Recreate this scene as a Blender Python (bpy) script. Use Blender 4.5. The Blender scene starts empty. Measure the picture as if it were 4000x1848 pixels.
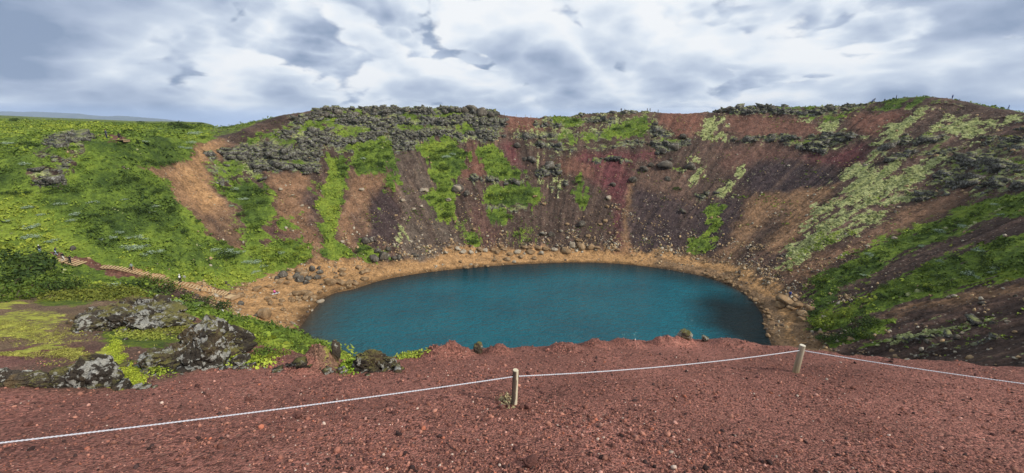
import bpy, bmesh, math, random
import numpy as np
from mathutils import Vector, Matrix
from mathutils.bvhtree import BVHTree

R = math.radians
sc = bpy.context.scene
COL = sc.collection
rng = np.random.default_rng(7)
random.seed(7)

# ------------------------------------------------------------------ camera
F, CX, CY = 1620.0, 2000.0, 924.0          # focal length and centre in pixels of the 4000 px photograph
PITCH = R(15.3)
EYE = np.array([0.0, 0.0, 40.0])           # water level is z = 0
cd = bpy.data.cameras.new('camera')
cam = bpy.data.objects.new('camera', cd)
COL.objects.link(cam)
cam.location = EYE
cam.rotation_euler = (math.pi / 2 - PITCH, 0, 0)
cd.sensor_width = 36
cd.lens = 36 * F / 4000
cd.clip_start = 0.1
cd.clip_end = 60000
sc.camera = cam

# ------------------------------------------------------------------ light
SUN_EL, SUN_DIR = R(36), np.array([0.86, -0.51])      # from the right and a little behind
sd = bpy.data.lights.new('sun', 'SUN')
sd.energy = 4.0
sd.angle = R(3)
sd.color = (1.0, 0.94, 0.84)
sun = bpy.data.objects.new('sun', sd)
COL.objects.link(sun)
to_sun = Vector((SUN_DIR[0] * math.cos(SUN_EL), SUN_DIR[1] * math.cos(SUN_EL), math.sin(SUN_EL)))
sun.rotation_euler = to_sun.to_track_quat('Z', 'Y').to_euler()
sc.view_settings.view_transform = 'Standard'
sc.view_settings.look = 'None'
sc.view_settings.exposure = 0.0
sc.view_settings.gamma = 1.0


class NT:
    """Short-hand for building node trees."""
    def __init__(s, tree):
        s.t = tree
        s.n = tree.nodes
        s.n.clear()

    def new(s, typ, **kw):
        n = s.n.new(typ)
        for k, v in kw.items():
            setattr(n, k, v)
        return n

    def link(s, a, b):
        s.t.links.new(a, b)

    def put(s, sock, v):
        if v is None:
            return
        if isinstance(v, bpy.types.NodeSocket):
            s.link(v, sock)
        elif isinstance(v, (tuple, list)):
            sock.default_value = (*v, 1.0) if (len(v) == 3 and sock.type == 'RGBA') else tuple(v)
        else:
            sock.default_value = v

    def math(s, op, a, b=None, c=None, clamp=False):
        n = s.new('ShaderNodeMath', operation=op)
        n.use_clamp = clamp
        s.put(n.inputs[0], a); s.put(n.inputs[1], b); s.put(n.inputs[2], c)
        return n.outputs[0]

    def mix(s, f, a, b, blend='MIX'):
        n = s.new('ShaderNodeMix', data_type='RGBA', blend_type=blend)
        s.put(n.inputs[0], f); s.put(n.inputs[6], a); s.put(n.inputs[7], b)
        return n.outputs[2]

    def noise(s, vec, scale, detail=4, rough=0.55, dist=0.0, out=0, dim='3D'):
        n = s.new('ShaderNodeTexNoise', noise_dimensions=dim)
        s.put(n.inputs['Vector'], vec)
        n.inputs['Scale'].default_value = scale
        n.inputs['Detail'].default_value = detail
        n.inputs['Roughness'].default_value = rough
        n.inputs['Distortion'].default_value = dist
        return n.outputs[out]

    def vor(s, vec, scale, feature='F1', out='Distance', rand=1.0):
        n = s.new('ShaderNodeTexVoronoi', feature=feature)
        s.put(n.inputs['Vector'], vec)
        n.inputs['Scale'].default_value = scale
        n.inputs['Randomness'].default_value = rand
        return n.outputs[out]

    def ramp(s, f, lo, hi, clamp=True, a=0.0, b=1.0, smooth=False):
        n = s.new('ShaderNodeMapRange')
        n.clamp = clamp
        if smooth:
            n.interpolation_type = 'SMOOTHSTEP'
        s.put(n.inputs[0], f); s.put(n.inputs[1], lo); s.put(n.inputs[2], hi); s.put(n.inputs[3], a); s.put(n.inputs[4], b)
        return n.outputs[0]

    def cramp(s, f, stops):
        n = s.new('ShaderNodeValToRGB')
        s.put(n.inputs[0], f)
        e = n.color_ramp.elements
        while len(e) < len(stops):
            e.new(0.5)
        for el, (p, c) in zip(e, stops):
            el.position = p
            el.color = (*c, 1)
        return n.outputs[0]

    def attr(s, name, out='Color'):
        n = s.new('ShaderNodeAttribute', attribute_name=name)
        return n.outputs[out]

    def vmap(s, vec, scale=(1, 1, 1), loc=(0, 0, 0), rot=(0, 0, 0)):
        n = s.new('ShaderNodeMapping')
        s.put(n.inputs[0], vec)
        n.inputs[1].default_value = loc; n.inputs[2].default_value = rot; n.inputs[3].default_value = scale
        return n.outputs[0]

    def bump(s, h, dist, strength=1.0, normal=None):
        n = s.new('ShaderNodeBump')
        n.inputs['Strength'].default_value = strength
        n.inputs['Distance'].default_value = dist
        s.put(n.inputs['Height'], h)
        if normal is not None:
            s.link(normal, n.inputs['Normal'])
        return n.outputs[0]


# ---- sky: Nishita blue behind a broken layer of stratocumulus
world = bpy.data.worlds.new('World')
sc.world = world
world.use_nodes = True
w = NT(world.node_tree)
sky = w.new('ShaderNodeTexSky', sky_type='NISHITA')
sky.sun_disc = False
sky.sun_elevation = SUN_EL
sky.sun_rotation = math.atan2(SUN_DIR[0], SUN_DIR[1])
tc = w.new('ShaderNodeTexCoord').outputs['Generated']
sep = w.new('ShaderNodeSeparateXYZ'); w.link(tc, sep.inputs[0])
up = w.math('MAXIMUM', sep.outputs[2], 0.0)
den = w.math('ADD', up, 0.34)
cmb = w.new('ShaderNodeCombineXYZ')
w.link(w.math('DIVIDE', sep.outputs[0], den), cmb.inputs[0])
w.link(w.math('DIVIDE', sep.outputs[1], den), cmb.inputs[1])
uv = cmb.outputs[0]
warp = w.noise(uv, 1.6, 3, 0.55, out=1, dim='2D')
wv = w.new('ShaderNodeVectorMath', operation='MULTIPLY_ADD')
w.link(warp, wv.inputs[0]); wv.inputs[1].default_value = (0.07, 0.07, 0); w.link(uv, wv.inputs[2])
wuv = wv.outputs[0]


def cloud_density(loc, off, k, detail):
    """Lumpy cloud thickness: broad banks, billows (folded noise) and fine curl."""
    v = w.vmap(wuv, scale=(k, k, 1), loc=(loc[0] + off[0], loc[1] + off[1], 0))
    d = w.math('MULTIPLY', w.noise(v, 0.9, 1, 0.5, dim='2D'), 0.95)
    for f, a in ((1.9, 0.50), (4.3, 0.26), (9.5, 0.12))[:detail]:
        n = w.noise(v, f, 0, 0.5, dim='2D')
        d = w.math('MULTIPLY_ADD', w.math('ABSOLUTE', w.math('SUBTRACT', n, 0.5)), 2 * a, d)
    return w.math('MULTIPLY_ADD', w.noise(v, 6.0, 6 if detail > 2 else 2, 0.66, dim='2D'), 0.27, d)


def cloud_layer(below, loc, k, lo, soft, tone):
    """One deck of cumulus over what is behind it: bright flanks towards the light, grey undersides."""
    dn = cloud_density(loc, (0, 0), k, 3)
    dn2 = cloud_density(loc, (-0.02, -0.15), k, 2)
    diff = w.math('SUBTRACT', dn2, cloud_density(loc, (0, 0), k, 2))
    thick = w.ramp(dn, lo, lo + 0.66)
    sil = w.math('MULTIPLY_ADD', diff, 1.7, w.math('MULTIPLY_ADD', thick, 1.05, tone), clamp=True)
    ccol = w.cramp(sil, [(0.0, (0.93, 0.955, 0.98)), (0.2, (0.82, 0.88, 0.95)), (0.42, (0.62, 0.70, 0.82)), (0.7, (0.44, 0.52, 0.67)), (1.0, (0.27, 0.35, 0.50))])
    return w.mix(w.ramp(dn, lo, lo + soft, smooth=True), below, ccol)


skyb = w.mix(1.0, sky.outputs[0], (0.10, 0.10, 0.10), 'MULTIPLY')
col = w.mix(0.6, skyb, (0.55, 0.70, 0.92))
col = cloud_layer(col, (11.3, 4.4), 0.95, 0.36, 0.16, 0.04)
col = cloud_layer(col, (6.7, 9.2), 1.25, 0.62, 0.10, 0.05)
col = cloud_layer(col, (2.2, 15.1), 0.8, 0.66, 0.10, 0.06)
low = w.ramp(sep.outputs[2], 0.0, 0.038, a=0.75, b=0.0, smooth=True)
col = w.mix(low, col, (0.44, 0.57, 0.82))
bg = w.new('ShaderNodeBackground'); w.link(col, bg.inputs[0]); bg.inputs[1].default_value = 1.0
wo = w.new('ShaderNodeOutputWorld'); w.link(bg.outputs[0], wo.inputs[0])

# ------------------------------------------------------------------ numpy noise
_perm = np.random.default_rng(11).permutation(256).astype(np.int32)
_perm = np.concatenate([_perm, _perm, _perm])
_g3 = np.random.default_rng(5).normal(size=(256, 3)); _g3 /= np.linalg.norm(_g3, axis=1)[:, None]


def perlin(p):
    p = np.asarray(p, float)
    i = np.floor(p).astype(np.int64); f = p - i
    i &= 255
    u = f * f * f * (f * (f * 6 - 15) + 10)
    r = np.zeros(p.shape[:-1])
    for dx in (0, 1):
        for dy in (0, 1):
            for dz in (0, 1):
                h = _perm[_perm[_perm[i[..., 0] + dx] + i[..., 1] + dy] + i[..., 2] + dz]
                g = _g3[h]
                d = g[..., 0] * (f[..., 0] - dx) + g[..., 1] * (f[..., 1] - dy) + g[..., 2] * (f[..., 2] - dz)
                wx = u[..., 0] if dx else 1 - u[..., 0]
                wy = u[..., 1] if dy else 1 - u[..., 1]
                wz = u[..., 2] if dz else 1 - u[..., 2]
                r += d * wx * wy * wz
    return r * 1.5


def fbm(p, octv=4, gain=0.5, ridged=False):
    s = 0; a = 1; t = 0
    p = np.asarray(p, float)
    for k in range(octv):
        n = perlin(p + 17.3 * k)
        if ridged:
            n = 1 - 2 * np.abs(n)
        s = s + a * n; t += a
        a *= gain; p = p * 2.03
    return s / t


def p3(x, y, s, z=0.0):
    return np.stack([x / s, y / s, np.broadcast_to(z, np.shape(x)) + np.zeros_like(x)], -1)


def sstep(a, b, x):
    t = np.clip((x - a) / (b - a), 0, 1)
    return t * t * (3 - 2 * t)


# ------------------------------------------------------------------ a photograph pixel as a direction, a direction as a place
def ray(px, py):
    x = (px - CX) / F; y = (CY - py) / F
    return np.array([x, math.cos(PITCH) + y * math.sin(PITCH), -math.sin(PITCH) + y * math.cos(PITCH)])


def at_depth(px, py, d):
    return EYE + ray(px, py) * d


def at_z(px, py, z):
    r = ray(px, py)
    return EYE + r * ((z - EYE[2]) / r[2])


def to_px(p):
    q = np.asarray(p, float) - EYE
    d = q[..., 1] * math.cos(PITCH) - q[..., 2] * math.sin(PITCH)
    v = q[..., 1] * math.sin(PITCH) + q[..., 2] * math.cos(PITCH)
    return CX + F * q[..., 0] / d, CY - F * v / d, d


# ------------------------------------------------------------------ objects
def new_mesh(name, verts, faces=None, quads=None, tris=None, mat=None, smooth=False):
    """verts n x 3; quads m x 4 and/or tris m x 3 as arrays, or faces as a list."""
    me = bpy.data.meshes.new(name)
    verts = np.asarray(verts, np.float32)
    if faces is not None:
        me.from_pydata(verts.tolist(), [], faces)
    else:
        me.vertices.add(len(verts)); me.vertices.foreach_set('co', verts.ravel())
        q = np.zeros((0, 4), np.int32) if quads is None else np.asarray(quads, np.int32)
        t = np.zeros((0, 3), np.int32) if tris is None else np.asarray(tris, np.int32)
        idx = np.concatenate([q.ravel(), t.ravel()])
        tot = np.concatenate([np.full(len(q), 4, np.int32), np.full(len(t), 3, np.int32)])
        st = np.concatenate([[0], np.cumsum(tot)[:-1]]).astype(np.int32) if len(tot) else np.zeros(0, np.int32)
        me.loops.add(len(idx)); me.loops.foreach_set('vertex_index', idx)
        me.polygons.add(len(tot)); me.polygons.foreach_set('loop_start', st); me.polygons.foreach_set('loop_total', tot)
        me.update(calc_edges=True)
    if smooth:
        me.polygons.foreach_set('use_smooth', np.ones(len(me.polygons), bool))
    if mat is not None:
        me.materials.append(mat)
    return me


def set_col(me, name, rgb):
    a = me.attributes.new(name, 'FLOAT_COLOR', 'POINT')
    rgb = np.asarray(rgb, np.float32)
    a.data.foreach_set('color', np.concatenate([rgb, np.ones((len(rgb), 1), np.float32)], 1).ravel())


def link(name, me, parent=None, label=None, cat=None, group=None, kind=None, loc=None, rot=None, scale=None):
    o = bpy.data.objects.new(name, me)
    COL.objects.link(o)
    if parent is not None:
        o.parent = parent
    if label: o['label'] = label
    if cat: o['category'] = cat
    if group: o['group'] = group
    if kind: o['kind'] = kind
    if loc is not None: o.location = loc
    if rot is not None: o.rotation_euler = rot
    if scale is not None: o.scale = (scale,) * 3 if np.isscalar(scale) else scale
    return o


# ------------------------------------------------------------------ materials
def material(name):
    m = bpy.data.materials.new(name)
    m.use_nodes = True
    t = NT(m.node_tree)
    b = t.new('ShaderNodeBsdfPrincipled')
    o = t.new('ShaderNodeOutputMaterial')
    t.link(b.outputs[0], o.inputs[0])
    b.inputs['Roughness'].default_value = 0.9
    b.inputs['Specular IOR Level'].default_value = 0.15
    return m, t, b


def pos(t):
    return t.new('ShaderNodeNewGeometry').outputs['Position']


def rock_colour(t, P, s=1.0, dark=(0.05, 0.048, 0.045), mid=(0.13, 0.125, 0.115), pale=(0.42, 0.42, 0.38), amount=0.5, moss=None):
    """Basalt with crusts of pale lichen."""
    n1 = t.noise(P, 0.8 / s, 6, 0.62)
    n2 = t.noise(P, 2.6 / s, 6, 0.7)
    c = t.mix(t.ramp(n1, 0.35, 0.65), dark, mid)
    li = t.ramp(t.math('ADD', t.math('MULTIPLY', n2, 0.7), t.math('MULTIPLY', n1, 0.3)), 0.60 - 0.16 * amount, 0.66 - 0.14 * amount)
    c = t.mix(li, c, t.mix(t.noise(P, 8 / s, 2), (0.22, 0.22, 0.2), pale))
    if moss is not None:
        g = t.new('ShaderNodeNewGeometry'); sx = t.new('ShaderNodeSeparateXYZ'); t.link(g.outputs['Normal'], sx.inputs[0])
        mo = t.math('MULTIPLY', t.ramp(sx.outputs[2], 0.55, 0.85), t.ramp(n1, 0.38, 0.52))
        c = t.mix(mo, c, moss)
    return c


def mat_terrain():
    m, t, b = material('crater_ground')
    P = pos(t)
    soil = t.attr('soil')
    sp = t.new('ShaderNodeSeparateColor'); t.link(t.attr('cover'), sp.inputs[0])
    gr, mo, ro = sp.outputs[0], sp.outputs[1], sp.outputs[2]
    n_big = t.noise(P, 0.11, 4, 0.6)
    n_mid = t.noise(P, 0.5, 5, 0.62)
    n_fin = t.noise(P, 2.2, 5, 0.68)
    n_xfi = t.noise(P, 7.0, 3, 0.7)
    # loose cinder and soil
    k = t.math('ADD', t.math('MULTIPLY', n_mid, 0.9), t.math('MULTIPLY', n_fin, 1.1))
    val = t.ramp(k, 0.76, 1.24, a=0.42, b=1.62)
    s1 = t.mix(1.0, soil, t.mix(0.0, val, val), 'MULTIPLY')
    vc = t.vor(P, 2.6, out='Color')
    sv = t.new('ShaderNodeSeparateColor'); t.link(vc, sv.inputs[0])
    pd = t.vor(P, 2.6)
    peb = t.math('MULTIPLY', t.ramp(sv.outputs[0], 0.80, 0.86), t.ramp(pd, 0.38, 0.24))
    s1 = t.mix(t.math('MULTIPLY', peb, 0.8), s1, t.mix(0.55, s1, (0.42, 0.36, 0.28)))
    dk = t.math('MULTIPLY', t.ramp(sv.outputs[1], 0.84, 0.9), t.ramp(pd, 0.36, 0.2))
    s1 = t.mix(t.math('MULTIPLY', dk, 0.7), s1, (0.03, 0.022, 0.02))
    # grass and low willow
    gmix = t.math('ADD', t.math('MULTIPLY', n_big, 0.55), t.math('MULTIPLY', n_mid, 0.45))
    gmix = t.math('MULTIPLY_ADD', t.attr('lush', 'Fac'), 0.26, gmix)
    g1 = t.cramp(gmix, [(0.34, (0.036, 0.062, 0.014)), (0.44, (0.075, 0.116, 0.020)), (0.52, (0.125, 0.180, 0.026)), (0.66, (0.19, 0.24, 0.032))])
    gv = t.ramp(t.math('ADD', n_fin, t.math('MULTIPLY', n_xfi, 0.6)), 0.6, 1.0, a=0.5, b=1.45, clamp=False)
    g1 = t.mix(1.0, g1, t.mix(0.0, gv, gv), 'MULTIPLY')
    # moss
    m1 = t.cramp(t.math('ADD', t.math('MULTIPLY', n_mid, 0.4), t.math('MULTIPLY', n_fin, 0.6)), [(0.36, (0.075, 0.09, 0.03)), (0.46, (0.20, 0.22, 0.075)), (0.56, (0.36, 0.38, 0.16)), (0.7, (0.45, 0.46, 0.26))])
    r1 = rock_colour(t, P, 1.0, amount=0.45, moss=(0.20, 0.22, 0.08))

    def edge(f, amp):
        nn = t.math('ADD', t.math('MULTIPLY', n_mid, 0.55), t.math('MULTIPLY', n_fin, 0.45))
        return t.ramp(t.math('MULTIPLY_ADD', t.math('SUBTRACT', nn, 0.5), amp, f), 0.42, 0.58)
    c = t.mix(edge(ro, 2.2), s1, r1)
    c = t.mix(edge(mo, 2.4), c, m1)
    c = t.mix(edge(gr, 1.8), c, g1)
    t.link(c, b.inputs['Base Color'])
    h = t.math('ADD', t.math('MULTIPLY', n_mid, 0.5), t.math('ADD', t.math('MULTIPLY', n_fin, 0.35), t.math('MULTIPLY', n_xfi, 0.12)))
    t.link(t.bump(h, 1.1, 0.8), b.inputs['Normal'])
    return m


def mat_near():
    m, t, b = material('red_cinder')
    P = pos(t)
    soil = t.attr('soil')
    sp = t.new('ShaderNodeSeparateColor'); t.link(t.attr('cover'), sp.inputs[0])
    gr, mo = sp.outputs[0], sp.outputs[1]
    c = None
    hs = []
    for sc_, in ((38.0,), (75.0,)):
        v = t.new('ShaderNodeTexVoronoi', feature='F1'); t.link(P, v.inputs['Vector']); v.inputs['Scale'].default_value = sc_
        s2 = t.new('ShaderNodeSeparateColor'); t.link(v.outputs['Color'], s2.inputs[0])
        k = t.ramp(s2.outputs[0], 0, 1, a=0.35, b=1.75)
        cc = t.mix(1.0, soil, t.mix(0.0, k, k), 'MULTIPLY')
        cc = t.mix(t.math('MULTIPLY', t.ramp(s2.outputs[1], 0.85, 0.9), 0.6), cc, (0.28, 0.15, 0.11))
        cc = t.mix(t.math('MULTIPLY', t.ramp(s2.outputs[2], 0.85, 0.9), 0.7), cc, (0.05, 0.025, 0.022))
        c = cc if c is None else t.mix(t.ramp(t.noise(P, 3.0, 3), 0.4, 0.6), c, cc)
        hs.append(t.ramp(v.outputs['Distance'], 0.0, 0.7, a=1.0, b=0.0))
    bn = t.noise(P, 0.7, 4, 0.6)
    bv = t.ramp(bn, 0.3, 0.7, a=0.75, b=1.25)
    c = t.mix(1.0, c, t.mix(0.0, bv, bv), 'MULTIPLY')
    n_mid = t.noise(P, 3.0, 5, 0.65)
    n_fin = t.noise(P, 14.0, 4, 0.7)
    nn = t.math('ADD', t.math('MULTIPLY', n_mid, 0.55), t.math('MULTIPLY', n_fin, 0.45))
    g1 = t.cramp(nn, [(0.33, (0.02, 0.035, 0.008)), (0.47, (0.07, 0.10, 0.015)), (0.58, (0.15, 0.19, 0.02)), (0.7, (0.22, 0.24, 0.04))])
    m1 = t.cramp(nn, [(0.35, (0.12, 0.11, 0.03)), (0.5, (0.30, 0.30, 0.05)), (0.65, (0.46, 0.47, 0.08))])
    c = t.mix(t.ramp(t.math('MULTIPLY_ADD', t.math('SUBTRACT', nn, 0.5), 2.4, mo), 0.4, 0.62), c, m1)
    c = t.mix(t.ramp(t.math('MULTIPLY_ADD', t.math('SUBTRACT', nn, 0.5), 2.0, gr), 0.42, 0.6), c, g1)
    t.link(c, b.inputs['Base Color'])
    h = t.math('ADD', t.math('MULTIPLY', hs[0], 0.6), t.math('ADD', t.math('MULTIPLY', hs[1], 0.3), t.math('MULTIPLY', n_fin, 0.35)))
    t.link(t.bump(h, 0.035, 0.8), b.inputs['Normal'])
    return m


def mat_attr(name, rough=0.85, var=0.35, scale=20.0, spec=0.15, translucent=0.0):
    """Colour from the mesh's own 'tint' attribute with fine mottling."""
    m, t, b = material(name)
    P = pos(t)
    n = t.noise(P, scale, 4, 0.65)
    k = t.ramp(n, 0.3, 0.7, a=1 - var, b=1 + var)
    c = t.mix(1.0, t.attr('tint'), t.mix(0.0, k, k), 'MULTIPLY')
    t.link(c, b.inputs['Base Color'])
    b.inputs['Roughness'].default_value = rough
    b.inputs['Specular IOR Level'].default_value = spec
    if scale and not translucent:
        t.link(t.bump(n, 0.6 / scale, 0.5), b.inputs['Normal'])
    return m


def mat_rock(name, s=1.0, rnd=True, bump=0.25, **kw):
    m, t, b = material(name)
    P = t.new('ShaderNodeTexCoord').outputs['Object']
    if rnd:
        oi = t.new('ShaderNodeObjectInfo')
        va = t.new('ShaderNodeVectorMath', operation='ADD'); t.link(P, va.inputs[0])
        cx = t.new('ShaderNodeCombineXYZ')
        for i in range(3):
            t.link(t.math('MULTIPLY', oi.outputs['Random'], 31.0 + 7 * i), cx.inputs[i])
        t.link(cx.outputs[0], va.inputs[1]); P = va.outputs[0]
    c = rock_colour(t, P, s, **kw)
    t.link(c, b.inputs['Base Color'])
    h = t.math('ADD', t.noise(P, 3 / s, 6, 0.7), t.math('MULTIPLY', t.noise(P, 11 / s, 4, 0.7), 0.4))
    t.link(t.bump(h, bump * s, 0.9), b.inputs['Normal'])
    return m


def mat_plain(name, c, rough=0.8, var=0.2, scale=30.0, spec=0.2):
    m, t, b = material(name)
    P = t.new('ShaderNodeTexCoord').outputs['Object']
    n = t.noise(P, scale, 3, 0.6)
    k = t.ramp(n, 0.3, 0.7, a=1 - var, b=1 + var)
    t.link(t.mix(1.0, c, t.mix(0.0, k, k), 'MULTIPLY'), b.inputs['Base Color'])
    b.inputs['Roughness'].default_value = rough
    b.inputs['Specular IOR Level'].default_value = spec
    return m


# ------------------------------------------------------------------ the crater as a ring of profiles
C0 = np.array([5.0, 82.0, 0.0])


def auto(shore, base, crest, cdep, zb=2.5, sag=1.5, back=None):
    s = at_z(*shore, 0.0); b = at_z(*base, zb); c = at_depth(*crest, cdep)
    md = b + (c - b) * 0.48 - [0, 0, sag]
    up_ = b + (c - b) * 0.78 - [0, 0, sag * 0.2]
    out = c - C0; out[2] = 0; out /= np.linalg.norm(out)
    b1 = c + out * 30 - [0, 0, 3.0]
    b2 = c + out * 500 - [0, 0, 40]
    return [s, b, md, up_, c, b1, b2]


def man(s, b, md, c, b1, b2):
    a = [np.array(v, float) for v in (s, b, md, c, b1, b2)]
    return a[:3] + [a[2] * 0.45 + a[3] * 0.55] + a[3:]


cols = [
    man((0, 47, 0), (0, 43, 2), (0, 24, 20), (0, 8.5, 33.0), (0, 0, 36.6), (0, -60, 52)),
    man((-18, 50, 0), (-22, 43, 3), (-22, 31, 17), (-21, 20.5, 29.2), (-20, 5, 35.0), (-60, -60, 52)),
    man((-28, 58, 0), (-36, 53, 4), (-39, 43, 16), (-41, 33, 27.5), (-42, 18, 32.0), (-100, -30, 46)),
    man(at_z(1190, 1340, 0), (-50, 66.5, 4), (-58, 59, 11), (-66, 46, 24), (-80, 30, 31), (-160, 0, 38)),
    man(at_z(1165, 1290, 0), (-58, 78, 3), (-82, 76, 10), (-122, 84, 27), (-165, 93, 37), (-700, 160, 62)),
    man(at_z(1275, 1160, 0), at_z(870, 1130, 3.0), at_depth(600, 850, 99), at_depth(430, 545, 104), at_depth(420, 505, 150), at_depth(430, 470, 800)),
    man(at_z(1390, 1127, 0), at_z(1010, 1065, 3.0), at_depth(900, 790, 119), at_depth(850, 545, 137), at_depth(830, 503, 170), at_depth(830, 489, 800)),
    auto((1491, 1095), (1280, 1045), (1130, 447), 150),
    auto((1640, 1068), (1560, 1012), (1430, 428), 160),
    auto((1850, 1045), (1850, 978), (1780, 428), 168),
    auto((2060, 1031), (2090, 970), (2100, 460), 176),
    auto((2300, 1025), (2350, 977), (2400, 441), 178),
    auto((2500, 1038), (2600, 991), (2720, 440), 175),
    auto((2660, 1062), (2780, 1020), (3020, 422), 168),
    auto((2790, 1092), (2900, 1066), (3330, 415), 155),
    auto((2900, 1142), (3040, 1135), (3590, 377), 142),
    auto((2965, 1210), (3140, 1215), (4000, 442), 116, sag=2.5),
    man(at_z(2984, 1270, 0), at_z(3168, 1300, 2.5), (84, 70, 17), (128, 72, 42), (158, 72, 41), (600, 80, 10)),
    man((42, 58, 0), (51, 54, 3), (66, 44, 17), (95, 24, 41), (120, 8, 42), (400, -60, 20)),
    man((25, 49, 0), (29, 44, 3), (38, 27, 20), (54, 4, 40), (62, -18, 43), (120, -150, 40)),
]
K = len(cols)
A = np.array(cols)                                           # K x 7 x 3
cen = C0[None] * 0.65 + A[:, 0] * 0.35; cen[:, 2] = -9
far = A[:, 6] + (A[:, 6] - C0) / np.linalg.norm((A[:, 6] - C0)[:, :2], axis=1)[:, None] * 7000; far[:, 2] = -60
A = np.concatenate([cen[:, None], A, far[:, None]], 1)       # K x 9 x 3
# parameter round the ring: chord length at shore and crest together
Bq = A[:, [1, 2, 4, 5]]
seg = np.linalg.norm(np.roll(Bq, -1, 0) - Bq, axis=2).mean(1) ** 0.8
tk = np.concatenate([[0], np.cumsum(seg)]); T = tk[-1]
NU = 1700
u = np.linspace(0, T, NU, endpoint=False)
ki = np.clip(np.searchsorted(tk, u, 'right') - 1, 0, K - 1)
h = seg[ki][:, None, None]; tt = ((u - tk[ki]) / seg[ki])[:, None, None]
dl = (np.roll(A, -1, 0) - A) / seg[:, None, None]
dprev = np.roll(dl, 1, 0); sp_ = np.roll(seg, 1)[:, None, None]; sn_ = seg[:, None, None]
tan_ = (dprev * sn_ + dl * sp_) / (sp_ + sn_)
k1 = (ki + 1) % K
H = ((2 * tt**3 - 3 * tt**2 + 1) * A[ki] + (tt**3 - 2 * tt**2 + tt) * h * tan_[ki] + (-2 * tt**3 + 3 * tt**2) * A[k1] + (tt**3 - tt**2) * h * tan_[k1])
nseg = [8, 30, 85, 55, 60, 60, 45, 16]
vs = np.concatenate([l + np.linspace(0, 1, n, endpoint=False) ** (1.0 if l < 6 else 1.7) for l, n in enumerate(nseg)] + [[8.0]])
li = np.clip(vs.astype(int), 0, 7); lf = vs - li
S = H[:, li] * (1 - lf)[None, :, None] + H[:, li + 1] * lf[None, :, None]      # NU x NV x 3
NV = S.shape[1]
Sm = S.copy()
ker = np.hanning(19)[1:-1]; ker /= ker.sum()
i0 = nseg[0] + 14; i1 = sum(nseg[:6])
for c_ in range(3):                                          # round off the profile's corners between beach and plateau
    pad = np.pad(S[:, :, c_], ((0, 0), (8, 8)), 'edge')
    Sm[:, :, c_] = sum(ker[j] * pad[:, j:j + NV] for j in range(17))
wgt = np.zeros(NV); wgt[i0:i1] = 1
wgt = np.convolve(wgt, np.ones(9) / 9, 'same')[None, :, None]
S = S * (1 - wgt) + Sm * wgt
VL = np.broadcast_to(vs[None, :], (NU, NV))

# coarse copy for turning pixels into places
su, sv_ = 4, 3
cs = S[::su, ::sv_]; nu, nv = cs.shape[:2]
cf = []
for a_ in range(nu):
    for b_ in range(nv - 1):
        a2 = (a_ + 1) % nu
        cf.append((a_ * nv + b_, a2 * nv + b_, a2 * nv + b_ + 1, a_ * nv + b_ + 1))
bvh = BVHTree.FromPolygons([Vector(p) for p in cs.reshape(-1, 3)], cf)


def hit(px, py):
    """Where the line of sight through this point of the photograph meets the crater."""
    r = ray(px, py)
    q = bvh.ray_cast(Vector(EYE + r * 9.0), Vector(r).normalized())
    if q[0] is None:
        return None
    return np.array(q[0])


# ------------------------------------------------------------------ what covers the crater: outlines on the ground
REG = {'a': (1.488, 0, 400), 'b': (1.488, 800, 380), 'c': (1.488, 1700, 380), 'd': (1.082, 2600, 350), 'e': (1.255, 0, 900), 'p': (1, 0, 0)}
DKP = (0.046, 0.032, 0.033); DKB = (0.070, 0.046, 0.036); BRN = (0.200, 0.112, 0.064); TAN = (0.36, 0.205, 0.090)
MAR = (0.110, 0.038, 0.040); GRB = (0.115, 0.088, 0.068); RDB = (0.160, 0.074, 0.052); ORB = (0.240, 0.138, 0.074)
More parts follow.
